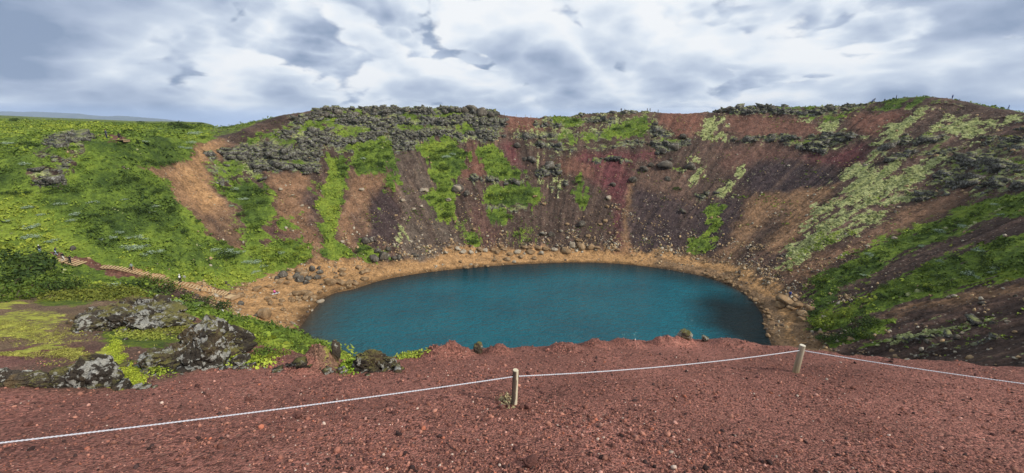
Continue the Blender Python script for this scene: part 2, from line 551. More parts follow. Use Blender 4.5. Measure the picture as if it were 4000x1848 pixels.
# (what, how much, softness in metres, region, outline)
PAINT = [
    # left: the grassy side
    ('grass', 1, 3, 'p', [(-600, 380), (860, 480), (850, 560), (900, 800), (960, 1000), (900, 1140), (700, 1110), (-600, 1250)]),
    ('rock', 1.1, 2, 'a', [(290, 200), (380, 180), (500, 180), (540, 210), (450, 260), (400, 330), (320, 330), (230, 290)]),
    ('rock', 1.1, 2, 'a', [(205, 380), (330, 400), (370, 440), (300, 480), (215, 470)]),
    (RDB, .9, 1, 'a', [(540, 190), (640, 192), (740, 222), (720, 240), (660, 235), (580, 210)]),
    (BRN, .6, 2, 'a', [(650, 330), (700, 340), (760, 380), (860, 400), (840, 415), (740, 400)]),
    (ORB, 1, 2.5, 'a', [(1200, 230), (1260, 212), (1340, 250), (1270, 330), (1205, 380), (1215, 450), (1260, 520), (1310, 580), (1330, 680), (1400, 780), (1440, 890), (1350, 850), (1250, 790), (1150, 720), (1100, 640), (1000, 570), (960, 470), (870, 410), (860, 385), (1010, 375), (1070, 340), (1130, 270)]),
    (TAN, .6, 3, 'a', [(1130, 300), (1230, 260), (1180, 380), (1190, 470), (1290, 600), (1180, 620), (1080, 470), (1080, 380)]),
    (DKB, .8, 3, 'a', [(1130, 640), (1250, 650), (1330, 710), (1400, 800), (1330, 850), (1250, 800)]),
    # wall between the gully and the far beach
    ('rock', 1, 2, 'b', [(0, 400), (60, 340), (200, 260), (350, 230), (480, 160), (600, 90), (720, 55), (900, 50), (1150, 50), (1488, 50), (1488, 245), (1300, 260), (1200, 310), (1120, 340), (1080, 330), (900, 300), (830, 330), (700, 330), (640, 430), (560, 460), (400, 450), (370, 500), (200, 480), (110, 520), (30, 500)]),
    ('grass', .9, 1.5, 'b', [(560, 185), (700, 120), (765, 125), (700, 170), (640, 205), (560, 210)]),
    ('grass', .7, 2, 'b', [(230, 240), (340, 215), (480, 180), (420, 230), (330, 270), (220, 275)]),
    ('grass', .6, 2, 'b', [(0, 420), (100, 370), (250, 370), (290, 420), (180, 500), (100, 515), (30, 500)]),
    (BRN, 1, 2, 'b', [(370, 450), (560, 460), (600, 500), (690, 560), (690, 970), (620, 960), (540, 840), (400, 860), (340, 770), (400, 690), (400, 600)]),
    (DKP, .9, 2.5, 'b', [(560, 560), (610, 520), (690, 600), (680, 850), (640, 760), (600, 690)]),
    ((0.085, 0.045, 0.040), .95, 2.5, 'b', [(345, 760), (420, 705), (470, 770), (550, 800), (520, 840), (420, 860), (360, 810)]),
    (BRN, 1, 2.5, 'b', [(830, 430), (1050, 445), (1130, 540), (1160, 870), (1000, 870), (870, 910), (780, 840), (780, 720), (815, 600)]),
    (DKP, .95, 2.5, 'b', [(980, 540), (1060, 510), (1110, 560), (1150, 650), (1160, 870), (1000, 870), (890, 890), (890, 700), (930, 640), (960, 600)]),
    (ORB, .7, 1.5, 'b', [(920, 640), (945, 640), (950, 800), (920, 800)]),
    (GRB, 1, 2.5, 'b', [(1095, 340), (1220, 305), (1260, 400), (1330, 500), (1320, 640), (1440, 760), (1470, 850), (1400, 910), (1250, 955), (1160, 910), (1150, 650), (1115, 500)]),
    (DKB, .8, 3, 'b', [(1130, 350), (1220, 330), (1250, 500), (1340, 780), (1420, 880), (1300, 900), (1200, 700), (1150, 500)]),
    ('grass', 1, 2, 'b', [(110, 530), (200, 490), (300, 480), (370, 520), (400, 600), (400, 700), (350, 760), (380, 830), (480, 840), (560, 820), (600, 880), (630, 960), (560, 1000), (430, 1020), (330, 1060), (250, 1085), (150, 1115), (0, 1110), (0, 870), (60, 830), (240, 880), (230, 800), (180, 740), (200, 650)]),
    ('grass', 1.05, 1.2, 'b', [(700, 335), (760, 335), (830, 370), (830, 450), (810, 520), (810, 640), (790, 700), (760, 780), (790, 850), (850, 930), (850, 980), (760, 980), (700, 930), (680, 850), (690, 750), (680, 650), (680, 560), (720, 470)]),
    ('grass', 1, 2, 'b', [(850, 345), (900, 270), (1000, 250), (1090, 270), (1100, 350), (1100, 440), (1020, 440), (900, 440), (860, 400)]),
    ('grass', .85, 1.5, 'b', [(1040, 450), (1110, 430), (1130, 520), (1070, 545)]),
    ('grass', 1, 1.5, 'b', [(1230, 290), (1300, 255), (1440, 245), (1488, 250), (1500, 330), (1488, 470), (1440, 500), (1450, 600), (1455, 740), (1400, 720), (1370, 650), (1290, 600), (1330, 520), (1300, 400)]),
    ('grass', .8, 1.5, 'b', [(450, 710), (530, 700), (540, 750), (470, 770)]),
    ('grass', .55, 2, 'b', [(600, 500), (680, 470), (690, 560), (610, 590)]),
    ('grass', .55, 1.5, 'b', [(960, 680), (1020, 660), (1030, 700), (970, 710)]),
    ('grass', .95, 1.5, 'b', [(870, 890), (960, 850), (1010, 860), (1050, 900), (1000, 960), (900, 960)]),
    ('moss', .6, 1.5, 'b', [(1090, 760), (1150, 750), (1150, 850), (1110, 840)]),
    # far wall
    ('rock', 1, 2, 'c', [(-40, 40), (140, 50), (210, 40), (280, 70), (360, 100), (400, 140), (390, 240), (260, 268), (150, 262), (0, 240)]),
    (RDB, .9, 2, 'c', [(400, 105), (560, 110), (700, 150), (640, 200), (540, 200), (430, 190)]),
    ('rock', .62, 3, 'c', [(440, 190), (560, 170), (700, 105), (1000, 85), (1250, 75), (1290, 130), (1240, 240), (1260, 320), (1100, 312), (900, 310), (850, 330), (700, 360), (600, 350), (540, 310), (440, 250)]),
    ('moss', .5, 3, 'c', [(440, 190), (560, 170), (700, 110), (1000, 100), (1250, 90), (1290, 130), (1240, 240), (1000, 250), (700, 250), (440, 240)]),
    ('grass', .8, 1.5, 'c', [(670, 120), (860, 120), (880, 170), (800, 185), (700, 150)]),
    ('grass', .95, 2, 'c', [(930, 230), (1030, 165), (1240, 120), (1280, 150), (1220, 235), (1000, 255)]),
    ('grass', .7, 2, 'c', [(700, 240), (830, 200), (940, 230), (930, 262), (720, 265)]),
    (MAR, .9, 2, 'c', [(380, 275), (450, 268), (470, 350), (520, 390), (430, 400)]),
    (RDB, .9, 3, 'c', [(140, 470), (200, 380), (215, 262), (250, 330), (280, 400), (310, 470), (200, 480)]),
    (RDB, .8, 3, 'c', [(720, 370), (840, 340), (930, 400), (940, 500), (860, 460), (740, 440)]),
    (DKB, .9, 3, 'c', [(500, 700), (600, 640), (700, 600), (800, 540), (900, 510), (1000, 560), (1040, 700), (1000, 830), (800, 870), (650, 860), (520, 780)]),
    (MAR, 1, 2.5, 'c', [(850, 330), (960, 318), (1130, 325), (1290, 318), (1270, 350), (1130, 365), (1120, 450), (1105, 560), (1085, 660), (1062, 800), (1130, 890), (1050, 895), (1035, 800), (1060, 640), (1000, 530), (920, 510), (930, 400), (840, 365)]),
    (ORB, .9, 1.2, 'c', [(1116, 500), (1138, 500), (1134, 640), (1124, 760), (1130, 895), (1072, 898), (1090, 780), (1100, 640)]),
    ((0.115, 0.070, 0.052), .9, 3, 'c', [(1150, 440), (1300, 370), (1430, 430), (1480, 500), (1470, 640), (1380, 590), (1190, 570)]),
    (DKP, .9, 3, 'c', [(1140, 520), (1380, 590), (1450, 600), (1470, 680), (1450, 890), (1250, 890), (1140, 830)]),
    ((0.105, 0.056, 0.045), .9, 2.5, 'c', [(190, 690), (250, 620), (330, 700), (365, 800), (355, 870), (270, 880), (235, 780)]),
    ('grass', 1, 1.5, 'c', [(0, 240), (90, 240), (140, 280), (190, 330), (190, 400), (120, 460), (100, 560), (120, 680), (100, 750), (40, 710), (-10, 650)]),
    ('grass', 1, 1.5, 'c', [(250, 272), (330, 268), (370, 310), (380, 350), (440, 400), (520, 430), (500, 480), (400, 475), (310, 470), (280, 400), (245, 340)]),
    ('rock', .95, 1.2, 'c', [(200, 470), (300, 460), (400, 482), (520, 475), (560, 440), (650, 405), (715, 405), (715, 435), (640, 465), (550, 465), (500, 505), (310, 510), (205, 508)]),
    ('grass', .95, 1.5, 'c', [(270, 570), (320, 520), (500, 505), (590, 540), (600, 600), (550, 650), (420, 670), (330, 650), (280, 610)]),
    ('rock', .6, 1.5, 'c', [(290, 640), (560, 640), (560, 690), (300, 690)]),
    ('grass', .8, 1.5, 'c', [(310, 685), (400, 680), (440, 720), (380, 745), (330, 725)]),
    ('grass', .5, 2.5, 'c', [(420, 800), (510, 730), (590, 760), (590, 870), (450, 870)]),
    ('grass', .85, 1.5, 'c', [(790, 470), (850, 450), (870, 560), (880, 635), (830, 635), (800, 550)]),
    ('rock', .6, 1.5, 'c', [(630, 480), (740, 430), (770, 520), (700, 560)]),
    ('moss', .5, 2, 'c', [(560, 470), (760, 440), (780, 560), (640, 560)]),
    ('grass', .9, 1, 'c', [(175, 800), (230, 775), (262, 840), (245, 885), (170, 875)]),
    ('grass', .45, 2, 'c', [(100, 690), (200, 660), (230, 790), (160, 860), (110, 780)]),
    ('rock', .8, 1, 'c', [(900, 345), (1000, 340), (1120, 360), (1110, 385), (1000, 372), (905, 370)]),
    ('rock', .75, 1.5, 'c', [(1250, 150), (1400, 170), (1488, 200), (1488, 260), (1400, 350), (1290, 340), (1240, 240)]),
    ('rock', .8, 1.2, 'c', [(1330, 400), (1430, 395), (1500, 410), (1500, 440), (1390, 430)]),
    (RDB, 1, 2, 'c', [(1285, 90), (1400, 85), (1488, 85), (1488, 130), (1400, 190), (1300, 150)]),
    # right wall
    (RDB, 1, 3, 'd', [(0, 85), (60, 90), (160, 120), (150, 190), (60, 210), (0, 170)]),
    ('moss', .95, 1.5, 'd', [(150, 140), (235, 105), (245, 160), (245, 222), (180, 228), (130, 190)]),
    (RDB, .7, 3, 'd', [(250, 110), (440, 110), (600, 130), (700, 190), (420, 210), (260, 190)]),
    ('rock', 1, 2, 'd', [(60, 85), (260, 50), (440, 60), (560, 72), (700, 65), (850, 40), (860, 90), (760, 110), (620, 122), (440, 112), (250, 108)]),
    ('grass', .62, 2.5, 'd', [(560, 115), (700, 110), (850, 70), (900, 30), (1050, 10), (1150, 45), (1100, 78), (1000, 85), (880, 97), (800, 118), (680, 142)]),
    ('moss', .9, 2, 'd', [(580, 125), (680, 140), (770, 125), (700, 190), (650, 180)]),
    ('rock', .85, 2, 'd', [(260, 205), (400, 195), (560, 200), (760, 190), (795, 222), (700, 265), (600, 285), (540, 255), (420, 235), (300, 232)]),
    (RDB, .9, 3, 'd', [(770, 110), (1000, 88), (1035, 100), (960, 150), (870, 195), (790, 180)]),
    (MAR, .8, 3, 'd', [(540, 290), (700, 270), (840, 230), (840, 275), (770, 335), (740, 335), (640, 305)]),
    ((0.125, 0.066, 0.050), .9, 4, 'd', [(230, 260), (400, 235), (540, 255), (540, 300), (400, 300), (300, 350), (240, 340)]),
    (DKP, 1, 4, 'd', [(400, 300), (560, 300), (740, 340), (700, 400), (600, 440), (420, 450), (300, 400), (330, 340)]),
    (DKP, 1, 4, 'd', [(110, 520), (260, 440), (360, 470), (300, 600), (230, 720), (160, 700), (90, 600)]),
    (ORB, .9, 3, 'd', [(360, 470), (480, 440), (510, 465), (420, 560), (350, 640), (280, 720), (230, 720), (300, 630)]),
    (ORB, .9, 3, 'd', [(510, 440), (600, 420), (740, 400), (650, 500), (560, 610), (480, 690), (410, 670), (460, 580)]),
    (DKB, .8, 2.5, 'd', [(440, 560), (500, 500), (480, 600), (380, 690), (350, 660)]),
    ('moss', .9, 2, 'd', [(870, 200), (960, 150), (1040, 110), (1040, 82), (1135, 80), (1105, 130), (1030, 170), (980, 205), (890, 235)]),
    ('rock', .6, 2, 'd', [(850, 230), (960, 200), (1060, 230), (1040, 300), (940, 320), (860, 290)]),
    ('moss', .88, 2.5, 'd', [(1140, 165), (1180, 115), (1300, 118), (1460, 118), (1400, 165), (1330, 205), (1290, 235), (1200, 195)]),
    ('rock', .75, 2, 'd', [(980, 230), (1080, 190), (1190, 200), (1150, 285), (1080, 295), (980, 305)]),
    ('moss', 1.0, 2.5, 'd', [(780, 330), (880, 285), (960, 330), (1060, 310), (1210, 298), (1130, 355), (1060, 420), (970, 475), (880, 565), (830, 605), (740, 635), (640, 705), (560, 745), (470, 785), (435, 775), (520, 700), (560, 620), (620, 530), (680, 480), (720, 400)]),
    ('grass', .6, 3, 'd', [(640, 610), (830, 585), (740, 650), (600, 735), (450, 790), (440, 765), (560, 700)]),
    ('grass', .45, 3, 'd', [(780, 340), (880, 300), (960, 330), (1200, 302), (1130, 352), (940, 380)]),
    ('grass', .9, 2, 'd', [(180, 490), (240, 480), (240, 560), (200, 610), (170, 700), (95, 700), (110, 640), (160, 600)]),
    ('moss', .75, 2, 'd', [(215, 430), (300, 380), (295, 440), (230, 470)]),
    ('rock', .7, 2, 'd', [(140, 450), (220, 430), (220, 480), (140, 490)]),
    ('moss', .9, 1.5, 'd', [(300, 330), (330, 320), (322, 370), (300, 370)]),
    ('moss', .7, 1.5, 'd', [(85, 280), (145, 275), (160, 345), (110, 410), (85, 370)]),
    ('rock', .7, 1.5, 'd', [(70, 320), (150, 325), (150, 360), (70, 350)]),
    ('rock', .8, 5, 'd', [(1140, 285), (1330, 215), (1600, 150), (1600, 385), (1380, 392), (1240, 445), (1080, 485), (970, 505), (1060, 420)]),
    ('rock', .9, 2, 'd', [(1220, 455), (1340, 400), (1600, 380), (1600, 440), (1380, 450), (1250, 470)]),
    ('moss', .6, 2, 'd', [(1370, 390), (1440, 365), (1560, 345), (1560, 370), (1420, 400)]),
    (BRN, .8, 4, 'd', [(470, 775), (620, 720), (880, 620), (1000, 520), (1100, 480), (1250, 445), (1200, 505), (1040, 575), (880, 655), (700, 725), (640, 800), (560, 830)]),
    ('grass', .9, 2.5, 'd', [(570, 870), (620, 800), (760, 700), (900, 650), (1040, 580), (1240, 500), (1400, 460), (1650, 430), (1650, 525), (1380, 560), (1240, 620), (1080, 680), (940, 740), (860, 810), (760, 860), (720, 920), (640, 945)]),
    (DKB, .9, 2, 'd', [(860, 810), (1060, 705), (1240, 640), (1600, 550), (1600, 620), (1300, 660), (1140, 710), (1000, 790), (880, 840)]),
    ('grass', .95, 2, 'd', [(600, 1015), (640, 940), (740, 900), (840, 880), (900, 830), (1100, 740), (1300, 670), (1650, 610), (1650, 790), (1380, 812), (1240, 862), (1060, 912), (940, 962), (800, 965), (720, 1005), (640, 1025)]),
    ('grass', .8, 1.5, 'd', [(630, 1075), (760, 1040), (800, 970), (880, 945), (970, 970), (880, 1060), (760, 1085)]),
    (ORB, .7, 1.5, 'd', [(860, 975), (1060, 920), (1300, 865), (1600, 800), (1600, 850), (1300, 895), (1000, 965)]),
    ('moss', .9, 1, 'd', [(915, 1055), (1100, 1025), (1300, 995), (1200, 1030), (1000, 1062)]),
    ('rock', .8, 2, 'd', [(1060, 1050), (1260, 1000), (1300, 1090), (1100, 1130)]),
    # beach, path and landing
    (TAN, 1, 1.2, 'e', [(880, 270), (1000, 290), (1100, 315), (1170, 295), (1240, 270), (1340, 225), (1500, 165), (1560, 175), (1760, 150), (1760, 330), (1600, 360), (1520, 420), (1500, 500), (1560, 600), (1400, 580), (1300, 545), (1200, 475), (1110, 395), (1040, 355), (960, 315)]),
    ('clear', 1, 1.2, 'e', [(900, 280), (1000, 292), (1100, 315), (1170, 297), (1240, 272), (1340, 225), (1500, 165), (1560, 175), (1760, 150), (1760, 330), (1600, 360), (1520, 420), (1500, 500), (1560, 600), (1400, 580), (1300, 545), (1200, 475), (1110, 395), (1040, 355), (960, 318)]),
    ('clear', 1, .8, 'a', [(270, 885), (400, 900), (520, 925), (660, 945), (780, 975), (900, 1005), (1050, 1045), (1200, 1068), (1320, 1100), (1300, 1150), (1220, 1140), (900, 1060), (800, 1020), (680, 1010), (560, 975), (430, 965), (340, 925)]),
    (RDB, .9, .8, 'a', [(270, 885), (400, 900), (520, 925), (660, 945), (780, 975), (800, 1020), (680, 1010), (560, 975), (430, 965), (340, 925)]),
    (TAN, .9, .8, 'a', [(780, 975), (900, 1005), (1050, 1045), (1200, 1068), (1320, 1100), (1300, 1150), (1220, 1140), (900, 1060), (800, 1020)]),
    ('clear', 1, 1.5, 'b', [(280, 1085), (400, 1025), (560, 995), (650, 965), (700, 992), (850, 990), (930, 985), (1050, 985), (1160, 955), (1300, 958), (1440, 905), (1600, 878), (1600, 1150), (300, 1300)]),
    (TAN, 1, 1.5, 'b', [(280, 1085), (400, 1025), (560, 995), (650, 965), (700, 992), (850, 990), (930, 985), (1050, 985), (1160, 955), (1300, 958), (1440, 905), (1600, 878), (1600, 1150), (300, 1300)]),
    (TAN, .95, 1.2, 'c', [(-60, 990), (0, 950), (80, 875), (250, 882), (380, 880), (600, 885), (760, 885), (900, 890), (1050, 893), (1250, 908), (1450, 933), (1560, 950), (1560, 1100), (-60, 1150)]),
    ('clear', 1, 1.2, 'c', [(-60, 990), (0, 950), (80, 875), (250, 882), (380, 880), (600, 885), (760, 885), (900, 890), (1050, 893), (1250, 908), (1450, 933), (1560, 950), (1560, 1100), (-60, 1150)]),
    ((0.20, 0.125, 0.068), 1, 1.5, 'd', [(-60, 690), (100, 700), (240, 720), (340, 740), (440, 800), (560, 880), (610, 960), (640, 1100), (300, 1150), (300, 900), (200, 830), (-60, 790)]),
    ('clear', 1, 1.5, 'd', [(-60, 690), (100, 700), (240, 720), (340, 740), (440, 800), (560, 880), (610, 960), (620, 1100), (300, 1150), (300, 900), (200, 830), (-60, 790)]),
    (TAN, .9, .7, 'd', [(-40, 692), (100, 708), (220, 733), (330, 752), (420, 800), (520, 865), (560, 920), (530, 990), (580, 1070), (555, 1070), (490, 980), (470, 900), (390, 828), (310, 782), (150, 745), (0, 728)]),
    ((0.15, 0.085, 0.045), .8, 1.2, 'e', [(1420, 470), (1500, 400), (1580, 330), (1700, 300), (1700, 380), (1560, 480), (1500, 520)]),
]


LUSH = [   # lighter (+) and darker (-) growth
    (.42, 6, 'a', [(-300, 520), (120, 540), (260, 620), (330, 720), (480, 800), (620, 870), (760, 900), (1000, 990), (1250, 1010), (1480, 1000), (1450, 1090), (1200, 1090), (900, 1000), (520, 920), (280, 890), (-300, 900)]),
    (.25, 5, 'a', [(-300, 80), (500, 120), (900, 150), (880, 180), (500, 180), (200, 200), (-300, 250)]),
    (.25, 4, 'a', [(1080, 180), (1230, 160), (1200, 230), (1120, 260)]),
    (-.38, 4, 'a', [(560, 430), (800, 430), (960, 500), (1010, 620), (900, 660), (700, 620), (560, 560)]),
    (-.40, 4, 'a', [(690, 270), (900, 200), (1030, 240), (1010, 380), (860, 392), (740, 340)]),
    (-.35, 5, 'a', [(0, 380), (190, 400), (220, 480), (360, 480), (480, 520), (300, 560), (0, 500)]),
    (-.38, 5, 'a', [(380, 620), (700, 640), (1000, 660), (1130, 760), (1000, 790), (700, 740), (400, 700)]),
    (-.35, 3, 'a', [(960, 130), (1080, 130), (1090, 165), (980, 170)]),
    (-.3, 3, 'b', [(220, 500), (370, 520), (400, 680), (240, 720), (200, 640)]),
    (.35, 2, 'b', [(700, 335), (770, 335), (790, 520), (780, 700), (760, 780), (850, 970), (760, 980), (690, 850), (680, 560)]),
    (-.45, 1.5, 'b', [(760, 335), (835, 370), (830, 450), (770, 420)]),
    (-.2, 3, 'b', [(850, 345), (1000, 250), (1100, 350), (1100, 440), (900, 440)]),
    (.3, 2, 'b', [(1240, 290), (1440, 245), (1480, 290), (1300, 330)]),
    (.25, 3, 'b', [(0, 1000), (250, 1000), (600, 880), (630, 960), (330, 1060), (0, 1110)]),
    (-.25, 3, 'c', [(80, 260), (190, 330), (120, 460), (60, 400)]),
    (-.25, 3, 'c', [(270, 570), (590, 540), (550, 650), (300, 650)]),
    (-.3, 3, 'd', [(1000, 30), (1150, 45), (1000, 85), (850, 95)]),
    (-.12, 3, 'd', [(580, 870), (760, 720), (1040, 600), (1300, 520), (1600, 470), (1600, 525), (1240, 620), (940, 740), (720, 920), (640, 945)]),
    (-.08, 3, 'd', [(900, 860), (1100, 760), (1300, 700), (1650, 660), (1650, 790), (1240, 862), (1060, 912), (900, 950)]),
    (.35, 2, 'd', [(600, 1015), (640, 950), (860, 860), (940, 830), (860, 900), (720, 1000)]),
    (.3, 3, 'd', [(640, 610), (830, 585), (740, 650), (450, 790), (440, 765)]),
]


def outline(reg, pts):
    s, ox, oy = REG[reg]
    P = [(ox + x / s, oy + y / s) for x, y in pts]
    out = []
    for (x0, y0), (x1, y1) in zip(P, P[1:] + P[:1]):
        n = max(1, int(math.hypot(x1 - x0, y1 - y0) / 60))
        for k in range(n):
            xx, yy = x0 + (x1 - x0) * k / n, y0 + (y1 - y0) * k / n
            q = hit(xx, yy)
            step = 0
            while (q is None or np.linalg.norm(q[:2]) > 600) and step < 40:      # above the rim: carry the outline over the crest
                step += 1; yy += 3
                q = hit(xx, yy)
            if q is not None and step:
                q = q + (q - C0) / np.linalg.norm((q - C0)[:2]) * 12
            if q is not None:
                r_ = np.linalg.norm(q[:2])
                if r_ < 900:
                    out.append(q[:2])
    return np.array(out)


def inside_dist(X, Y, poly):
    """Signed distance to a closed outline, positive inside."""
    ins = np.zeros(X.shape, bool); d2 = np.full(X.shape, 1e18)
    a = poly; b = np.roll(poly, -1, 0)
    for (x0, y0), (x1, y1) in zip(a, b):
        if y0 != y1:
            c = ((y0 > Y) != (y1 > Y))
            ins ^= c & (X < (x1 - x0) * (Y - y0) / (y1 - y0) + x0)
        dx, dy = x1 - x0, y1 - y0
        L = dx * dx + dy * dy + 1e-12
        t = np.clip(((X - x0) * dx + (Y - y0) * dy) / L, 0, 1)
        d2 = np.minimum(d2, (X - x0 - t * dx) ** 2 + (Y - y0 - t * dy) ** 2)
    d = np.sqrt(d2)
    return np.where(ins, d, -d)


def paint(X, Y, soil, cover, table, outliner):
    wx = X + 4.2 * fbm(p3(X, Y, 7.0, 0.3), 5, 0.6)
    wy = Y + 4.2 * fbm(p3(X, Y, 7.0, 9.3), 5, 0.6)
    az_ = np.arctan2(Y - C0[1], X - C0[0]); rd_ = np.hypot(X - C0[0], Y - C0[1])
    rag = 0.6 * fbm(p3(X, Y, 3.0, 5.5), 5, 0.7) + 0.8 * fbm(np.stack([np.cos(az_) * 45, np.sin(az_) * 45, rd_ * 0.09], -1), 4, 0.65)
    for what, amt, soft, reg, pts in table:
        poly = outliner(reg, pts)
        if len(poly) < 3:
            continue
        lo = poly.min(0) - soft - 3; hi = poly.max(0) + soft + 3
        ix = np.where((wx > lo[0]) & (wx < hi[0]) & (wy > lo[1]) & (wy < hi[1]))[0]
        if not len(ix):
            continue
        dd = inside_dist(wx[ix], wy[ix], poly)
        if what in ('grass', 'moss', 'rock'):
            dd = dd + 4.6 * rag[ix] + 0.4
            al = sstep(-soft * 1.1 - 0.4, soft * 1.3 + 0.4, dd) * amt * (np.clip(0.72 + 1.9 * rag[ix], 0, 1.1) if what == 'moss' else np.clip(0.98 + 1.5 * rag[ix], 0, 1.15) if reg == 'd' else 1 + 0.6 * rag[ix])
        elif what == 'clear':
            al = sstep(-soft * 0.6, soft * 0.6, dd + 1.2 * rag[ix]) * amt
        else:
            al = sstep(-soft, soft, dd + 2.0 * rag[ix]) * amt
        if what == 'clear':
            cover[ix] *= (1 - al)[:, None]
        elif isinstance(what, tuple):
            soil[ix] += (np.array(what) - soil[ix]) * np.minimum(al, 1)[:, None]
            cover[ix, 0] *= 1 - 0.9 * np.minimum(al, 1)
            cover[ix, 1:] *= (1 - 0.9 * np.minimum(al, 1))[:, None]
        else:
            ch = {'grass': 0, 'moss': 1, 'rock': 2}[what]
            if ch == 2:
                cover[ix, 0] *= 1 - 0.9 * np.clip(al, 0, 1)
            cover[ix, ch] = np.maximum(cover[ix, ch], al)
    return soil, cover


Vx = S.reshape(-1, 3).copy(); VLf = VL.ravel()
X, Y, Z = Vx[:, 0].copy(), Vx[:, 1].copy(), Vx[:, 2].copy()
# downhill streaks: noise drawn out along the fall line of the crater
azi = np.arctan2(Y - C0[1], X - C0[0]); rad = np.hypot(X - C0[0], Y - C0[1])
streak = fbm(np.stack([np.cos(azi) * 26, np.sin(azi) * 26, rad * 0.018], -1), 4, 0.6)
soil = np.array(DKB) * (1 + 0.55 * streak)[:, None] + np.clip(streak, 0, 1)[:, None] * np.array([0.05, 0.02, 0.012])
cover = np.zeros((len(X), 3))
outside = sstep(5.0, 5.25, VLf)
wallm = sstep(2.1, 2.5, VLf) * sstep(5.2, 4.9, VLf)
st2 = fbm(np.stack([np.cos(azi) * 40 + 7, np.sin(azi) * 40, rad * 0.05], -1), 4, 0.65)
cover[:, 1] = np.maximum(cover[:, 1], wallm * 0.55 * sstep(0.18, 0.42, st2))
cover[:, 2] = np.maximum(cover[:, 2], wallm * 0.60 * sstep(0.16, 0.40, fbm(p3(X, Y, 8.0, Z / 2.5 + 40), 4, 0.6)) * sstep(2.8, 4.0, VLf))
cover[:, 2] = np.maximum(cover[:, 2], outside * 0.5)
cover[:, 0] = np.maximum(cover[:, 0], outside * 0.55)
beach = sstep(2.0, 1.85, VLf)
soil += (np.array((0.25, 0.145, 0.07)) - soil) * beach[:, None]
soil, cover = paint(X, Y, soil, cover, PAINT, outline)
lush = np.zeros(len(X))
for amt, soft, reg, pts in LUSH:
    poly = outline(reg, pts)
    if len(poly) > 2:
        lush += amt * sstep(-soft * 0.6, soft * 0.6, inside_dist(X + 3 * fbm(p3(X, Y, 6.0, .3), 3), Y + 3 * fbm(p3(X, Y, 6.0, 9.3), 3), poly))
soil *= (1 + (0.55 * streak + 0.35 * st2) * (1 - beach))[:, None]
soil += (np.clip(st2 - 0.12, 0, 1) * 0.55 * wallm)[:, None] * (np.array((0.30, 0.19, 0.11)) - soil)
wet = sstep(0.55, 0.12, Z + 0.25 * perlin(p3(X, Y, 2.5)))
soil *= (1 - 0.6 * wet)[:, None]
soil = np.clip(soil, 0.004, 0.9); cover = np.clip(cover, 0, 1.2)

# relief: crags where there is rock, hummocks where there is grass, gullies in the cinder
out2 = np.stack([X - C0[0], Y - C0[1]], -1); out2 /= np.linalg.norm(out2, axis=1)[:, None] + 1e-9
g, mo, ro = cover[:, 0], cover[:, 1], cover[:, 2] * (1 - 0.8 * np.clip(cover[:, 0], 0, 1))
nearfade = sstep(12, 40, np.hypot(X, Y))
farfade = 1 - sstep(400, 900, np.hypot(X, Y))
land = sstep(1.0, 2.0, VLf) * farfade
ledge = Z / 4.6 + 0.9 * fbm(p3(X, Y, 16.0, 2.5), 3)
ledge = ledge - np.floor(ledge)
ledge = sstep(0.25, 0.55, ledge) * sstep(1.0, 0.85, ledge)
gap = np.maximum(1 - 1.1 * ledge, 0) * 0.9 + 0.6 * sstep(-0.02, 0.22, fbm(p3(X, Y, 7.0, Z / 5.0 + 3), 4, 0.6))           # green and bare gaps between the crags
cover[:, 0] = np.maximum(cover[:, 0], 0.62 * cover[:, 2] * np.clip(gap, 0, 1) * sstep(-0.1, 0.1, fbm(p3(X, Y, 15.0, 2.0), 2)))
cover[:, 1] = np.maximum(cover[:, 1], 0.55 * cover[:, 2] * sstep(0.0, 0.25, fbm(p3(X, Y, 5.0, 12.0), 4)))
gap = np.clip(gap, 0, 1)
ro = ro * (1 - 0.8 * gap)
cover[:, 2] *= 1 - 0.42 * gap
rock_n = fbm(p3(X, Y, 5.5, Z / 3.2), 5, 0.6, ridged=True)
rock_b = fbm(p3(X, Y, 12.0, Z / 7.0 + 5), 3, 0.5)
layer = Z / 3.4 + 0.7 * rock_b
saw = (layer - np.floor(layer)); saw = sstep(0.0, 0.75, saw) - saw
dz = np.zeros_like(Z); dr = np.zeros_like(Z)
rill = fbm(np.stack([np.cos(azi) * 55, np.sin(azi) * 55 + 3, rad * 0.03], -1), 3, 0.6, ridged=True) * sstep(2.1, 2.6, VLf) * sstep(5.1, 4.6, VLf)
dz += ro * land * (0.8 * rock_n + 1.3 * saw + 0.3)
dr += -ro * land * (1.2 * rock_n + 1.0 * rock_b)
gn = fbm(p3(X, Y, 2.6, 2.0), 4, 0.6); gb = fbm(p3(X, Y, 7.0, 3.0), 2)
dz += g * land * (0.65 * gn + 0.7 * gb + 0.25) * nearfade
dz += mo * land * (0.45 * fbm(p3(X, Y, 1.6, 6.0), 3, 0.65) + 0.1)
dz += land * (1 - np.clip(ro + g, 0, 1)) * (0.6 * streak + 0.5 * fbm(p3(X, Y, 1.7, 1.0), 4, 0.7) + 0.42 * rill) * nearfade
rimbump = np.exp(-((VLf - 5.0) / 0.16) ** 2)
dz += rimbump * farfade * (1.1 * np.maximum(0, fbm(p3(X, Y, 9.0, 8.0), 4, 0.6)) * (0.3 + ro))
dz += beach * land * 0.12 * fbm(p3(X, Y, 1.5, 2.2), 3)
dz += (1 - farfade) * 3.0 * fbm(p3(X, Y, 160.0, 2.2), 4)
X = X + out2[:, 0] * dr; Y = Y + out2[:, 1] * dr; Z = Z + dz
V = np.stack([X, Y, Z], -1)
ii = np.arange(NU)[:, None] * NV; i2 = (np.arange(NU)[:, None] + 1) % NU * NV; jj = np.arange(NV - 1)[None]
quads = np.stack([ii + jj, i2 + jj, i2 + jj + 1, ii + jj + 1], -1).reshape(-1, 4)
